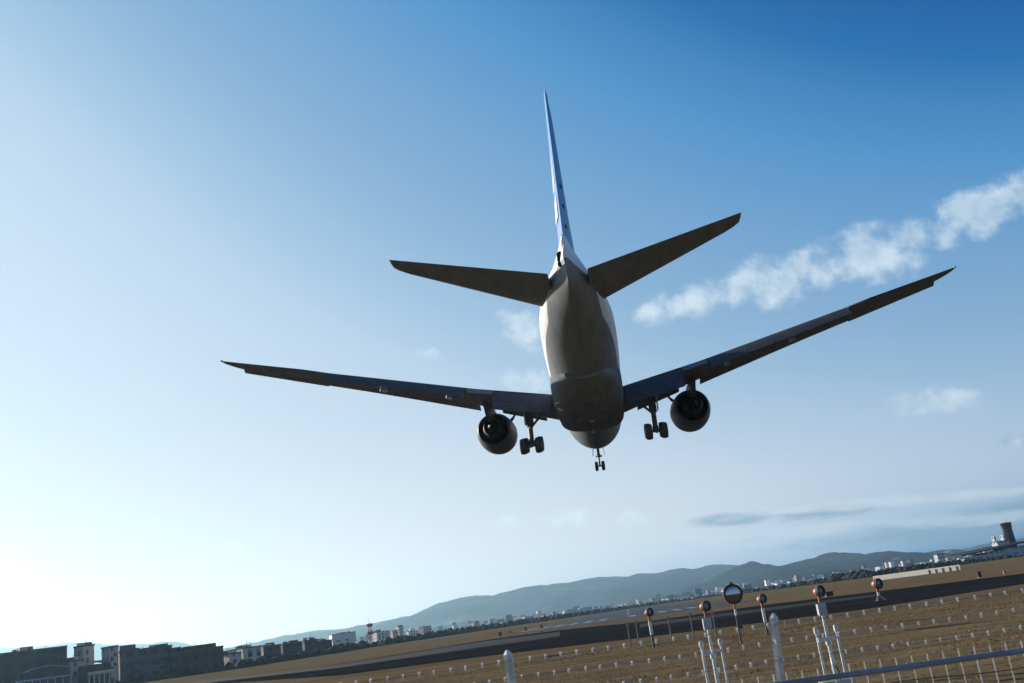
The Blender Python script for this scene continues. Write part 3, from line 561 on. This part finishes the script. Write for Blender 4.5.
for sgn in (-1, 1):
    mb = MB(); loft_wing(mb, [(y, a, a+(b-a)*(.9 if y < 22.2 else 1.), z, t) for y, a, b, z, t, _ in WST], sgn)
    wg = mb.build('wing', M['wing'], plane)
    # inboard double-slotted flap, flaperon, outboard flap, aileron
    mb = MB(); panel(mb, sgn, wn(3.25, 8.3, 4), lambda y: 2.3, lambda y: ste(y)-1.5, 30, lambda y: .18, .35, .16)
    f1 = mb.build('inboard_flap', M['flap'], wg)
    mb = MB(); panel(mb, sgn, wn(3.25, 8.3, 4), lambda y: 1.15, lambda y: ste(y)+.87, 46, lambda y: 1.38, .02, .14); mb.build('aft_flap', M['flap'], f1)
    mb = MB(); panel(mb, sgn, wn(8.42, 10.6, 2), lambda y: 2.1, lambda y: ste(y)-1.7, 17, lambda y: .05, .25, .13); mb.build('flaperon', M['wing'], wg)
    mb = MB(); panel(mb, sgn, wn(10.75, 22.2, 6), lambda y: 2.35-.058*(y-10.7), lambda y: ste(y)-(ste(y)-sle(y))*.13, 29, lambda y: .10, .30, .14); f2 = mb.build('outboard_flap', M['flap'], wg)
    mb = MB(); panel(mb, sgn, wn(22.32, 27.6, 3), lambda y: .24*(ste(y)-sle(y)), lambda y: ste(y)-.24*(ste(y)-sle(y)), 7, lambda y: -.01, .06, .1); mb.build('aileron', M['wing'], wg)
    # drooped leading-edge slats
    for y0, y1, k in ((4.6, 8.7, 1), (10.7, 17.05, 2), (17.06, 23.35, 2), (23.36, 29.75, 2)):
        mb = MB(); rr = []
        for y in wn(y0, y1, k):
            c = (ste(y)-sle(y))*.13+.25; a = R(14 if y1 < 12 else 21 if y1 < 25 else 28); ring = []
            for x, h in AF:
                x2 = 1-x; u = -x2*c*1.0; w = h*c*.22
                ring.append(B(sle(y)+.25+u*math.cos(a)*.9-.05, sgn*y, zw(y)+.02+u*math.sin(a)+w))
            rr.append(ring)
        mb.rings(rr); mb.build('slat', M['wing'], wg)
    # flap track fairings
    for y, L in ((12.4, 3.2), (17.9, 2.8)):
        mb = MB(); prof = []; sref = ste(y)-L*1.12; n = 12
        for i in range(n+1):
            t = i/n; r_ = .26*math.sqrt(max(0, 1-(2*t-1)**2))*(1.1-.3*t)+.01; zc = zw(y)-.62-.02*t-(.75*max(0, t-.5)*2)**1.5*.9
            prof.append([B(sref+L*t, sgn*y+r_*.62*math.cos(q), zc+r_*1.25*math.sin(q)) for q in (2*math.pi*j/12 for j in range(12))])
        mb.rings(prof); mb.build('flap_fairing', M['fairing'], wg)
    mb = MB(); mb.lathe([(0, .01), (.06, .09), (.22, .1), (.3, .01)], B(ste(30.4)-.15, sgn*30.5, zw(30.4)+.02), (0, -1, 0), 10); mb.build('navigation_light', M['lens'], wg)
    # horizontal stabiliser with elevator
    HS = lambda y: (52.6+(y-1)*.80, 61.15+(y-1)*.155, .95+(y-1)*.185, .095)
    st = []
    for y in (.7, 2.2, 4, 6, 8, 10, 10.55):
        a, b, z, t = HS(y); st.append((y, a, a+(b-a)*.7, z, t) if y < 10.2 else (y, a+.15, a+(b-a)*.72, z, t*.8))
    a, b, z, t = HS(10.8); st.append((10.8, a+.45, a+(b-a)*.75, z, .05))
    mb = MB(); loft_wing(mb, [(y, a, b, z, t*.98) for y, a, b, z, t in st], sgn); hs = mb.build('horizontal_stabilizer', M['wing'], plane)
    mb = MB(); rr = []
    for y in (1.25, 4, 7, 10.2, 10.75):
        a, b, z, t = HS(y); ch = b-a; a2 = a+ch*.68; c2 = b-a2; dn = R(-2); rr.append([B(a2+x*c2, sgn*y, z+(ch*t*.55)*(1-x)*(1 if h > 0 else -1)*.9*(min(1, x*8+.3))) for x, h in AF])
    mb.rings(rr); mb.build('elevator', M['wing'], hs)
    # engine under the wing
    ye, zc, s1 = 9.62, -2.45, 27.3
    A = (0, -1, 0); O = lambda s, dz=0: B(s, sgn*ye, zc+dz)
    out_ = [(0, 1.62), (.06, 1.72), (.3, 1.83), (1.1, 1.93), (2.3, 1.94), (3.6, 1.86), (4.6, 1.7), (5.5, 1.5), (5.55, 1.46)]
    inn = [(5.45, 1.44), (4.3, 1.5), (3.2, 1.52)]
    mb = MB(); mb.lathe(out_+inn, O(19.4), A, 48, cap=False); en = mb.build('engine', M['nac'], plane)
    mb = MB(); mb.lathe([(0, 1.62), (.35, 1.52), (1.3, 1.5)], O(19.4), A, 40, cap=False); mb.lathe([(1.28, 1.5), (1.3, .3), (.9, .22), (.5, .02)], O(19.4), A, 40); mb.build('fan', M['black'], en)
    mb = MB(); mb.lathe([(2.6, 1.5), (2.62, .9)], O(19.4), A, 40, cap=False)
    for k in range(28):
        q = 2*math.pi*k/28; mb.add([O(22.4)+Vector((math.cos(q)*r_, -dd, math.sin(q)*r_)) for r_, dd in ((.92, 0), (1.5, 0), (1.5, .5), (.92, .5))], [(0, 1, 2, 3)])
    mb.build('outlet_vanes', M['black'], en)
    mb = MB(); mb.lathe([(3.0, 1.06), (4.4, 1.08), (5.6, .98), (6.6, .8), (7.0, .72), (6.98, .68), (6.2, .7)], O(19.4), A, 36, cap=False); mb.build('core_cowl', M['hot'], en)
    mb = MB(); mb.lathe([(5.9, .66), (6.2, .5), (6.9, .4), (7.5, .2), (7.8, .02)], O(19.4), A, 28); mb.build('exhaust_plug', M['hot'], en)
    mb = MB(); rr = []
    for s, hw, zt, zb in ((20.6, .05, -.7, -.9), (22, .2, -.5, -1.05), (24, .25, -.42, -1.35), (26, .24, -.5, -1.9), (28, .2, -.55, -1.85), (30, .12, -.6, -1.15), (31.4, .03, -.65, -.85)):
        rr.append([B(s, sgn*ye+a*hw, z) for a, z in ((-1, zb), (1, zb), (1, zt), (-1, zt))])
    mb.rings(rr); mb.build('pylon', M['nac'], en)
    mb = MB(); i_ = -sgn; mb.add([B(20.8, sgn*ye+i_*1.5, zc+1.15), B(22.2, sgn*ye+i_*1.5, zc+1.2), B(22.2, sgn*ye+i_*2.05, zc+1.62), B(21.6, sgn*ye+i_*1.95, zc+1.55)], [(0, 1, 2, 3)])
    mb.add([B(20.8, sgn*ye+i_*1.5, zc+1.2), B(22.2, sgn*ye+i_*1.5, zc+1.26), B(22.2, sgn*ye+i_*2.05, zc+1.67), B(21.6, sgn*ye+i_*1.95, zc+1.6)], [(0, 1, 2, 3)])
    mb.tube([B(21.2, sgn*ye+i_*1.6, zc+1.3), B(22.2, sgn*ye+i_*1.98, zc+1.6)], .12, 8); mb.build('strake', M['nac'], en)
    # main landing gear: six-wheel truck
    yg, sg = 5.5, 32.0
    mb = MB(); mb.tube([B(sg-.25, sgn*(yg-.05), -1.3), B(sg-.1, sgn*yg, -3.7)], .34, 16); mb.tube([B(sg-.1, sgn*yg, -3.7), B(sg, sgn*yg, -5.3)], .22, 14)
    mb.tube([B(sg-.12, sgn*yg, -3.2), B(sg-.1, sgn*yg, -3.75)], .34, 16); mb.tube([B(sg-.02, sgn*yg, -5.0), B(sg, sgn*yg, -5.45)], .26, 12)
    mg = mb.build('main_landing_gear', M['strut'], plane)
    mb = MB(); mb.tube([B(sg-.1, sgn*(yg-1.9), -2.0), B(sg-.1, sgn*(yg-.15), -3.75)], .11, 10); mb.tube([B(sg-.1, sgn*(yg-1.05), -2.6), B(sg-.1, sgn*(yg-.95), -3.05)], .07, 8)
    mb.tube([B(sg-2.6, sgn*yg, -2.5), B(sg-.25, sgn*yg, -3.7)], .1, 10); mb.build('side_brace', M['strut'], mg)
    mb = MB(); mb.tube([B(sg+.3, sgn*yg, -3.85), B(sg+.62, sgn*yg, -4.4), B(sg+.22, sgn*yg, -4.95)], .08, 8); mb.build('torsion_link', M['strut'], mg)
    mb = MB(); mb.tube([B(sg-1.75, sgn*yg, -5.15), B(sg+1.75, sgn*yg, -5.72)], .17, 12)
    for k in (-1, 0, 1): mb.tube([B(sg+k*1.46, sgn*yg-.7, -5.43-k*.24), B(sg+k*1.46, sgn*yg+.7, -5.43-k*.24)], .1, 10)
    mb.build('truck_beam', M['strut'], mg)
    mb = MB(); rr = []
    for z, s_ in ((-2.2, -1.0), (-3.6, -.8)): rr.append([B(sg+s_+d, sgn*(yg+.42)+e, z) for d, e in ((0, 0), (1.5, 0), (1.5, .05), (0, .05))])
    mb.rings(rr); mb.build('gear_door', M['white'], mg)
    for k in (-1, 0, 1):
        for w in (-1, 1):
            mb = MB(); R_ = .69; hw = .285; prof = [(-hw, R_*.5), (-hw, R_*.72), (-hw*.96, R_*.86), (-hw*.75, R_*.96), (-hw*.4, R_), (hw*.4, R_), (hw*.75, R_*.96), (hw*.96, R_*.86), (hw, R_*.72), (hw, R_*.5)]
            c_ = B(sg+k*1.46, sgn*yg+w*.66, -5.43-k*.24); mb.lathe(prof, c_, (1, 0, 0), 24); wh = mb.build('wheel', M['tyre'], mg)
            mb = MB(); mb.lathe([(-hw-.015, R_*.2), (-hw-.015, R_*.46), (hw+.015, R_*.46), (hw+.015, R_*.2)], c_, (1, 0, 0), 18); mb.build('rim', M['strut'], wh)
# nose gear
sn = 6.0
mb = MB(); mb.tube([B(sn-.3, 0, -2.7), B(sn, 0, -3.9)], .15, 12); mb.tube([B(sn, 0, -3.9), B(sn+.05, 0, -5.1)], .1, 12); mb.tube([B(sn+.05, -.42, -5.1), B(sn+.05, .42, -5.1)], .08, 8)
mb.tube([B(sn+.05, 0, -3.75), B(sn+.05, 0, -4.1)], .21, 12)
ng = mb.build('nose_landing_gear', M['strut'], plane)
mb = MB(); mb.tube([B(sn-2, 0, -2.9), B(sn-.05, 0, -3.9)], .08, 8); mb.tube([B(sn+.15, 0, -4.0), B(sn+.5, 0, -4.45), B(sn+.15, 0, -4.85)], .05, 6); mb.build('drag_brace', M['strut'], ng)
for w in (-1, 1):
    mb = MB(); R_ = .54; hw = .19; mb.lathe([(-hw, R_*.4), (-hw, R_*.75), (-hw*.75, R_*.95), (-hw*.3, R_), (hw*.3, R_), (hw*.75, R_*.95), (hw, R_*.75), (hw, R_*.4)], B(sn+.05, w*.38, -5.1), (1, 0, 0), 22); wh = mb.build('wheel', M['tyre'], ng)
    mb = MB(); mb.lathe([(-hw-.012, R_*.2), (-hw-.012, R_*.4), (hw+.012, R_*.4), (hw+.012, R_*.2)], B(sn+.05, w*.38, -5.1), (1, 0, 0), 16); mb.build('rim', M['strut'], wh)
    mb = MB(); mb.rings([[B(sn-1.6+d, w*(.55+.12*q)+e, -2.95-q*.75) for d, e in ((0, 0), (1.9, 0), (1.9, .05), (0, .05))] for q in (0, 1)]); mb.build('gear_door', M['white'], ng)
    mb = MB(); mb.lathe([(0, .1), (.12, .12), (.16, .12)], B(sn-.1, w*.28, -3.95), (0, 1, 0), 12); mb.build('landing_lamp', M['lens'], ng)
# fin and rudder
FN = lambda z: (49.0+(z-2.6)*1.12, 61.9+(z-2.6)*.16, .105 if z < 6 else .095)
def fin_loft(mb, zs, f0, f1, th=1.):
    rr = []
    for z in zs:
        a, b, t = FN(z); ch = b-a
        rr.append([B(a+ch*min(max(x, f0), f1), (ch*(h-.06*x*(1-x))*t*th), z) for x, h in AF])
    return mb.rings(rr)
mb = MB(); rr = []
for z in (2.4, 4, 6, 8, 10, 11.9, 12.4, 12.6):
    a, b, t = FN(z)
    if z > 12.1: a += (z-12.1)*1.9; t *= .75
    cw = b-a; rr.append([B(a+cw*.72*x, cw*(h-.06*x*(1-x))*t*.95, z) for x, h in AF])
mb.rings(rr); fin = mb.build('vertical_fin', M['blue'], plane)
mb = MB(); rr = []
for z in (3.15, 5, 7, 9, 11.6, 12.3):
    a, b, t = FN(z); c0 = a+(b-a)*.70; c2 = b-c0
    rr.append([B(c0+x*c2, (b-a)*t*.38*(1-x)*min(1, x*9+.2)*(1 if h > .06*x*(1-x) else -1)*.92, z) for x, h in AF])
mb.rings(rr); rd = mb.build('rudder', M['blue'], fin)
mb = MB()
for z in (4.2, 5.5, 6.8): a, b, t = FN(z); mb.box(B(b-1.9, .255, z), (.06, .7, .09))
mb.build('rudder_actuator_cover', M['black'], rd)
mb = MB()
for z0, z1 in ((6.6, 9.0), (4.6, 6.0)):
    a0, b0, t0 = FN(z0); a1, b1, t1 = FN(z1); x = -.38
    mb.rings([[B(b-2.6, -(b-a)*t*.33, z) , B(b-.9, -(b-a)*t*.14, z), B(b-.9, -(b-a)*t*.14-.012, z), B(b-2.6, -(b-a)*t*.33-.012, z)] for a, b, t, z in ((a0, b0, t0, z0), (a1, b1, t1, z1))])
mb.build('livery_patch', M['white'], rd)
mb = MB(); rr = []
for s, hw, zt in ((45, .05, 3.05), (49, .45, 3.25), (53, .75, 3.35), (57, .8, 3.35), (60, .42, 3.25), (62, .2, 3.1), (63.3, .08, 2.5)):
    z0 = 1.6; rr.append([B(s, hw*1.9, z0), B(s, hw*1.25, (z0+zt)/2+.2), B(s, hw*.5, zt), B(s, -hw*.5, zt), B(s, -hw*1.25, (z0+zt)/2+.2), B(s, -hw*1.9, z0)])
mb.rings(rr); mb.build('fin_root_fairing', M['white'], plane)
# ------------------------------------------------------------------ airfield furniture
M['orange'] = mat('orange_lamp_paint', (.36, .075, .03), .5, vary=.15, scale=8); M['galv'] = mat('galvanised_steel', (.36, .38, .40), .5, .1, .12, 8); M['rail'] = mat('blue_grey_rail_paint', (.19, .215, .25), .5, vary=.15, scale=4)
M['post'] = mat('white_post_paint', (.6, .625, .615), .5, vary=.22, scale=9, bump=.15, bscale=60); M['wire'] = mat('weathered_wire', (.30, .31, .31), .5, .3); M['mesh'] = mat('zinc_mesh_wire', (.50, .52, .48), .5, .1)
M['barb'] = mat('bright_zinc_barb', (.74, .74, .70), .5); M['mirror'] = mat('mirror_glass', (.20, .25, .32), .08, 1, .02); M['cable'] = mat('black_cable', (.02, .02, .02), .6); M['rw_red'] = mat('marker_red', (.62, .07, .04), .5, vary=.1); M['rw_white'] = mat('marker_white', (.78, .76, .72), .5, vary=.08)
M['rustrim'] = mat('rust_orange_rim', (.22, .06, .03), .6); M['paleorange'] = mat('faded_lamp_paint', (.34, .20, .16), .6); M['rimdark'] = mat('dark_brown_rim', (.05, .026, .018), .7); M['lampglass'] = mat('lamp_front_glass', (.10, .14, .19), .08, vary=.2, scale=20)
GL = 'approach lights on poles before the runway'
def lamp_head(e, z, r, tilt=4, neck=.22, m='orange'):
    ax = Vector((.62, -1, math.tan(R(tilt)))).normalized(); c = Vector((0, 0, z))
    mb = MB(); mb.lathe([(-1.15*r, .25*r), (-.85*r, .6*r), (-.3*r, .92*r), (.45*r, r), (.62*r, 1.04*r), (.64*r, .9*r)], c, ax, 22); mb.tube([(0, .02, z-r*.9), (0, .02, z-r*.9-neck)], r*.32, 10); mb.box((0, .02, z+r*1.05), (r*.35, r*.5, r*.25)); h = mb.build('lamp_housing', M[m], e)
    mb = MB(); mb.lathe([(.6*r, .9*r), (.70*r, .6*r), (.74*r, .02)], c, ax, 20); mb.build('lamp_glass', M['lampglass'], h)
    mb = MB(); mb.lathe([(.2*r, 1.0*r), (.2*r, 1.10*r), (.9*r, 1.12*r), (.9*r, .78*r), (.66*r, .78*r)], c, ax, 24, cap=False); mb.build('lamp_rim', M['rimdark'], h)  # front ring coloured dark brown to paint in the shade on the orange lamp
    return h
def mast(x, y, Y, r, label, cable=False):
    p = at(x, y, Y); e = empty('approach_light', (p.x, Y, 0), label, 'approach light', GL); z = p.z; k = mpp(x, Y)
    lamp_head(e, z, r, neck=.16); zb = z-r*.9-.16
    mb = MB(); mb.box((0, .02, zb-.16), (.21, .16, .26)); mb.box((-.09, -.08, zb-.22), (.05, .06, .2)); mb.build('junction_box', M['galv'], e)
    mb = MB(); mb.tube([(0, .02, zb-.28), (0, .02, zb-1.0)], .040, 12); mb.tube([(0, .02, zb-1.0), (0, .02, 0)], .048, 12); mb.lathe([(0, .075), (.1, .075)], (0, .02, zb-1.02), (0, 0, 1), 12); mb.build('pole', M['post'], e)
    zt = z-.93
    for s_ in (-1, 1):
        mb = MB(); mb.tube([(s_*.25, .02, zt), (s_*.25, .02, 0)], .033, 10); mb.lathe([(0, .06), (.13, .06), (.15, .03)], (s_*.25, .02, zt-.06), (0, 0, 1), 10); mb.build('leg', M['post'], e)
    mb = MB(); mb.box((-.125, -.03, zt-.22), (.27, .05, .10)); mb.box((.125, .02, zt-.2), (.2, .04, .06)); mb.build('crossbar', M['post'], e)
    mb = MB(); mb.box((.0, -.05, zt-.75), (.10, .06, .14)); mb.build('coupling', M['post'], e)
    if cable:
        mb = MB(); mb.tube([(.02, -.07, zt-.85), (.07, -.1, zt-1.0), (.06, -.1, zt-1.2), (-.05, -.1, zt-1.45), (-.2, -.05, zt-1.5)], .02, 8); mb.build('cable', M['cable'], e)
    mb = MB(); mb.box((0, .02, .06), (.8, .4, .12)); mb.build('footing', M['conc'], e)
    return e
mast(704.3, 606.5, 27, .125, 'orange approach light on a white triple-leg mast, left one of the two nearest masts')
mast(818.2, 591.5, 26, .125, 'orange approach light on a white triple-leg mast with a loose black cable', True)
def pole_light(x, y, Y, r, label, hw=.35):
    p = at(x, y, Y); e = empty('approach_light', (p.x, Y, 0), label, 'approach light', GL); z = p.z; lamp_head(e, z, r, neck=.3); zb = z-r*.9-.3
    mb = MB(); mb.tube([(0, .02, zb), (0, .02, zb-.75)], .09, 12); mb.build('pole', M['post'], e); mb = MB(); mb.tube([(0, .02, zb-.75), (0, .02, 0)], .07, 10); mb.build('base_post', M['strut'], e); return e
pole_light(648.3, 612.5, 60, .22, 'far orange approach light among thin poles, leftmost of the large lamps')
pole_light(761, 599, 58, .23, 'far orange approach light just right of the round mirror')
p = at(876.3, 584, 95); e = empty('approach_light', (p.x, 95, 0), 'orange approach light on a low tripod on the dark asphalt, farthest to the right', 'approach light', GL); lamp_head(e, p.z, .42, neck=.35); zb = p.z-.42*.9-.35
mb = MB(); mb.tube([(0, .02, zb), (0, .02, zb-.3)], .12, 10); mb.build('pole', M['rw_white'], e)
for q in (90, 210, 330): mb = MB(); mb.tube([(0, .02, zb-.28), (.55*math.cos(R(q)), .02+.55*math.sin(R(q)), 0)], .06, 8); mb.build('leg', M['galv'], e)
for x, y, Y, lab in ((627.5, 624.5, 64, 'thin grey pole with a small lamp, farthest left of the thin poles'), (636, 623, 65, 'thin grey pole with a small lamp, just left of the leftmost large orange lamp'), (668.3, 618.5, 64, 'thin grey pole with a small lamp, midway between two large orange lamps'), (690, 614.5, 64, 'thin grey pole with a small lamp, just left of the near left mast'), (712.5, 613, 64, 'thin grey pole with a small lamp, just right of the near left mast')):
    p = at(x, y, Y); e = empty('pole_lamp', (p.x, Y, 0), lab, 'pole lamp', 'thin lamp poles in the grass')
    mb = MB(); mb.tube([(0, 0, 0), (0, 0, p.z-.08)], .04, 8); mb.build('pole', M['strut'], e); mb = MB(); mb.lathe([(-.1, .05), (0, .11), (.1, .12), (.13, .02)], (0, 0, p.z), (0, -1, .1), 12); mb.build('lamp_housing', M['paleorange'], e)
# convex mirror
Y = 52; p = at(732.6, 594, Y); rr_ = .50; e = empty('traffic_mirror', (p.x, Y, 0), 'big round convex mirror with a dark orange rim on a thin post', 'mirror'); ax = Vector((.08, -1, .02)).normalized(); c = Vector((0, 0, p.z))
mb = MB(); mb.lathe([(-.16, .12), (-.12, .34), (-.02, rr_*.95), (.03, rr_), (.08, rr_), (.08, rr_*.8)], c, ax, 40); mb.box((0, 0, p.z+rr_+.03), (.16, .14, .12)); mb.build('mirror_rim', M['rustrim'], e)
mb = MB(); mb.lathe([(.07, rr_*.8), (.085, rr_*.74), (.10, rr_*.6), (.115, rr_*.35), (.12, .005)], c, ax, 40); mb.build('mirror_face', M['mirror'], e)
mb = MB(); mb.lathe([(.075, rr_*1.0), (.095, rr_*.99), (.095, rr_*.8), (.075, rr_*.79)], c, ax, 40, cap=False); mb.build('mirror_bezel', M['rimdark'], e)
mb = MB(); mb.tube([(0, .12, p.z+.3), (0, .12, p.z-.75)], .05, 10); mb.tube([(0, .12, p.z), (0, .0, p.z)], .05, 8); mb.build('post', M['orange'], e); mb = MB(); mb.tube([(0, .12, p.z-.75), (0, .12, p.z-1.05)], .055, 10); mb.build('white_band', M['rw_white'], e)
mb = MB(); mb.tube([(0, .12, p.z-1.05), (0, .12, 0)], .05, 10); mb.box((.12, .12, p.z-1.5), (.16, .12, .4)); mb.build('lower_post', M['strut'], e)
# red and white marker posts, cabinets
for x, yb, ht, lab in ((510.5, 637, 6, 'red and white marker post, leftmost of the three beside the dark asphalt'), (526.5, 635, 7.5, 'red and white marker post, middle one of the three beside the dark asphalt'), (542.5, 633, 8, 'red and white marker post, rightmost of the three beside the dark asphalt')):
    p = gnd(x, yb); k = mpp(x, p.y); e = empty('marker_post', (p.x, p.y, 0), lab, 'marker', 'red and white marker posts'); h = ht*k
    mb = MB(); mb.box((0, 0, h*.78), (2.2*k, .3, h*.44)); mb.build('red_board', M['rw_red'], e, 0); mb = MB(); mb.box((0, 0, h*.41), (2.2*k, .3, h*.3)); mb.build('white_board', M['rw_white'], e, 0); mb = MB(); mb.box((0, 0, h*.13), (1.4*k, .2, h*.26)); mb.build('foot', M['rw_red'], e, 0)
def cabinet(x, yb, w, h, m, lab, cat='cabinet', nm='equipment_cabinet'):
    p = gnd(x, yb); k = mpp(x, p.y); e = empty(nm, (p.x, p.y, 0), lab, cat); mb = MB(); mb.box((0, 0, h*k*.53), (w*k, w*k*.7, h*k*.9)); mb.build('body', m, e, 0); mb = MB(); mb.box((0, 0, h*k), (w*k*1.12, w*k*.8, h*k*.07)); mb.build('lid', m, e, 0); mb = MB(); mb.box((0, 0, h*k*.04), (w*k*1.05, w*k*.75, h*k*.08)); mb.build('plinth', M['conc'], e, 0)
cabinet(500.5, 636.5, 3.2, 4, M['strut'], 'small dark box just left of the three red and white markers'); cabinet(980, 577.5, 3.2, 5.5, M['f_brown'], 'small dark brown box on the far grass strip at right')
cabinet(1005, 574, 2.2, 3, M['rw_red'], 'tiny orange marker box on the far grass strip, right of the dark brown box', 'marker', 'marker_box'); cabinet(829.5, 596.5, 7, 4.5, M['f_brown'], 'low brown board box just right of the near right mast lamp', 'sign', 'sign_box')

# ------------------------------------------------------------------ security fence
YF = 7.6
def wz(off, Y): return at(850, hor(850)+off, Y).z
zr = wz(98, YF)                              # rail height
arm = math.tan(R(22))
def arm_y(z): return YF - max(0, z-zr)*arm
zw_ = [at(850, hor(850)+o, YF-d).z for o, d in ((37, .19), (55, .12), (73.5, .06))]
ztop = at(777, 613, YF-.24).z
xp = at(777, 640, YF-.15).x; xq = at(509, 660, YF-.1).x; sp_ = xp-xq
fence = empty('security_fence', (xp, YF, 0), 'wire mesh fence with blue-grey rail, white posts and three strands of barbed wire', 'fence')
fx, fy = xp, YF
def FP(x, y, z): return (x-fx, y-fy, z)
X0, X1 = xp-5.2*sp_, xp+4.2*sp_
for i in range(-5, 5):
    x = xp+i*sp_; mb = MB(); r_ = .031; ring = lambda z, r__, oy=0: [FP(x+r__*math.cos(q), arm_y(z)+oy+r__*math.sin(q), z) for q in (2*math.pi*j/6+R(15) for j in range(6))]
    mb.rings([ring(z, r) for z, r in ((zr-.02, r_*1.02), (zr+.1, r_), (ztop-.06, r_*1.02), (ztop-.045, r_*1.12), (ztop-.03, r_*1.05), (ztop, r_*.3))]); po = mb.build('post', M['post'], fence, 25)
    mb = MB(); mb.tube([FP(x, YF, 0), FP(x, YF, zr-.03)], .042, 12); mb.tube([FP(x, YF, zr-.06), FP(x, YF, zr+.0)], .05, 12); mb.build('sleeve', M['post'], po)
mb = MB(); mb.tube([FP(X0, YF-.03, zr), FP(X1, YF-.03, zr)], .021, 12)
for i in range(-5, 5):
    for dx in (.9,): mb.tube([FP(xp+i*sp_+dx, YF-.03, zr), FP(xp+i*sp_+dx+.05, YF-.03, zr)], .0245, 12)
mb.build('rail', M['rail'], fence)
mb = MB(); mb.tube([FP(X0+(X1-X0)*i/90, YF-.01, zr-.105-.012*math.sin(i*.9)) for i in range(91)], .004, 6); mb.build('rail_shadow_line', M['cable'], fence)  # thin black wire added to draw the rail's shadow line
pitch = 15.0*mpp(850, YF)*1.0/math.cos(ROLL)
for n_, z in enumerate(zw_):
    y = arm_y(z)-.036; mb = MB(); N = int((X1-X0)/pitch)
    sag = lambda x: -.012*(1-abs(((x-xp)/sp_) % 1*2-1)**2) + .004*math.sin(x*3.1+n_)
    mb.tube([FP(X0+i*pitch*.5, y, z+sag(X0+i*pitch*.5)) for i in range(2*N)], .0026, 6); nw = len(mb.f)
    for i in range(N):
        x = X0+(i+.33*n_)*pitch+rng.uniform(-.008, .008); zz = z+sag(x); a0 = rng.uniform(-.3, .3)
        mb.tube([FP(x-.007, y, zz), FP(x+.007, y, zz)], .0042, 8)
        for q in range(2):
            a = a0+q*.5; dv = Vector((math.sin(a)*.4, math.cos(a)*.35, 1)).normalized()*.017; mb.tube([FP(x-dv.x+(q-.5)*.006, y-dv.y, zz-dv.z), FP(x+(q-.5)*.006, y, zz), FP(x+dv.x+(q-.5)*.006, y+dv.y, zz+dv.z)], [.001, .0045, .001], 6)
    st = mb.build('barbed_wire', M['wire'], fence); st.data.materials.append(M['barb'])
    for pl_ in list(st.data.polygons)[nw:]: pl_.material_index = 1
zrod = wz(87.5, YF)
for i in range(-5, 4):
    mb = MB(); xa, xb = xp+i*sp_+.05, xp+(i+1)*sp_-.02; x = xa
    while x < xb:
        mb.tube([FP(x+rng.uniform(-.002, .002), YF, .06), FP(x, YF, zrod-.01), FP(x, YF, zrod+rng.uniform(-.004, .004))], .0042, 6); x += pitch
    for z in (.2, .55, .9, 1.25, zr-.25): mb.tube([FP(xa, YF+.005, z), FP(xb, YF+.005, z)], .003, 6)
    mb.build('mesh_panel', M['mesh'], fence)
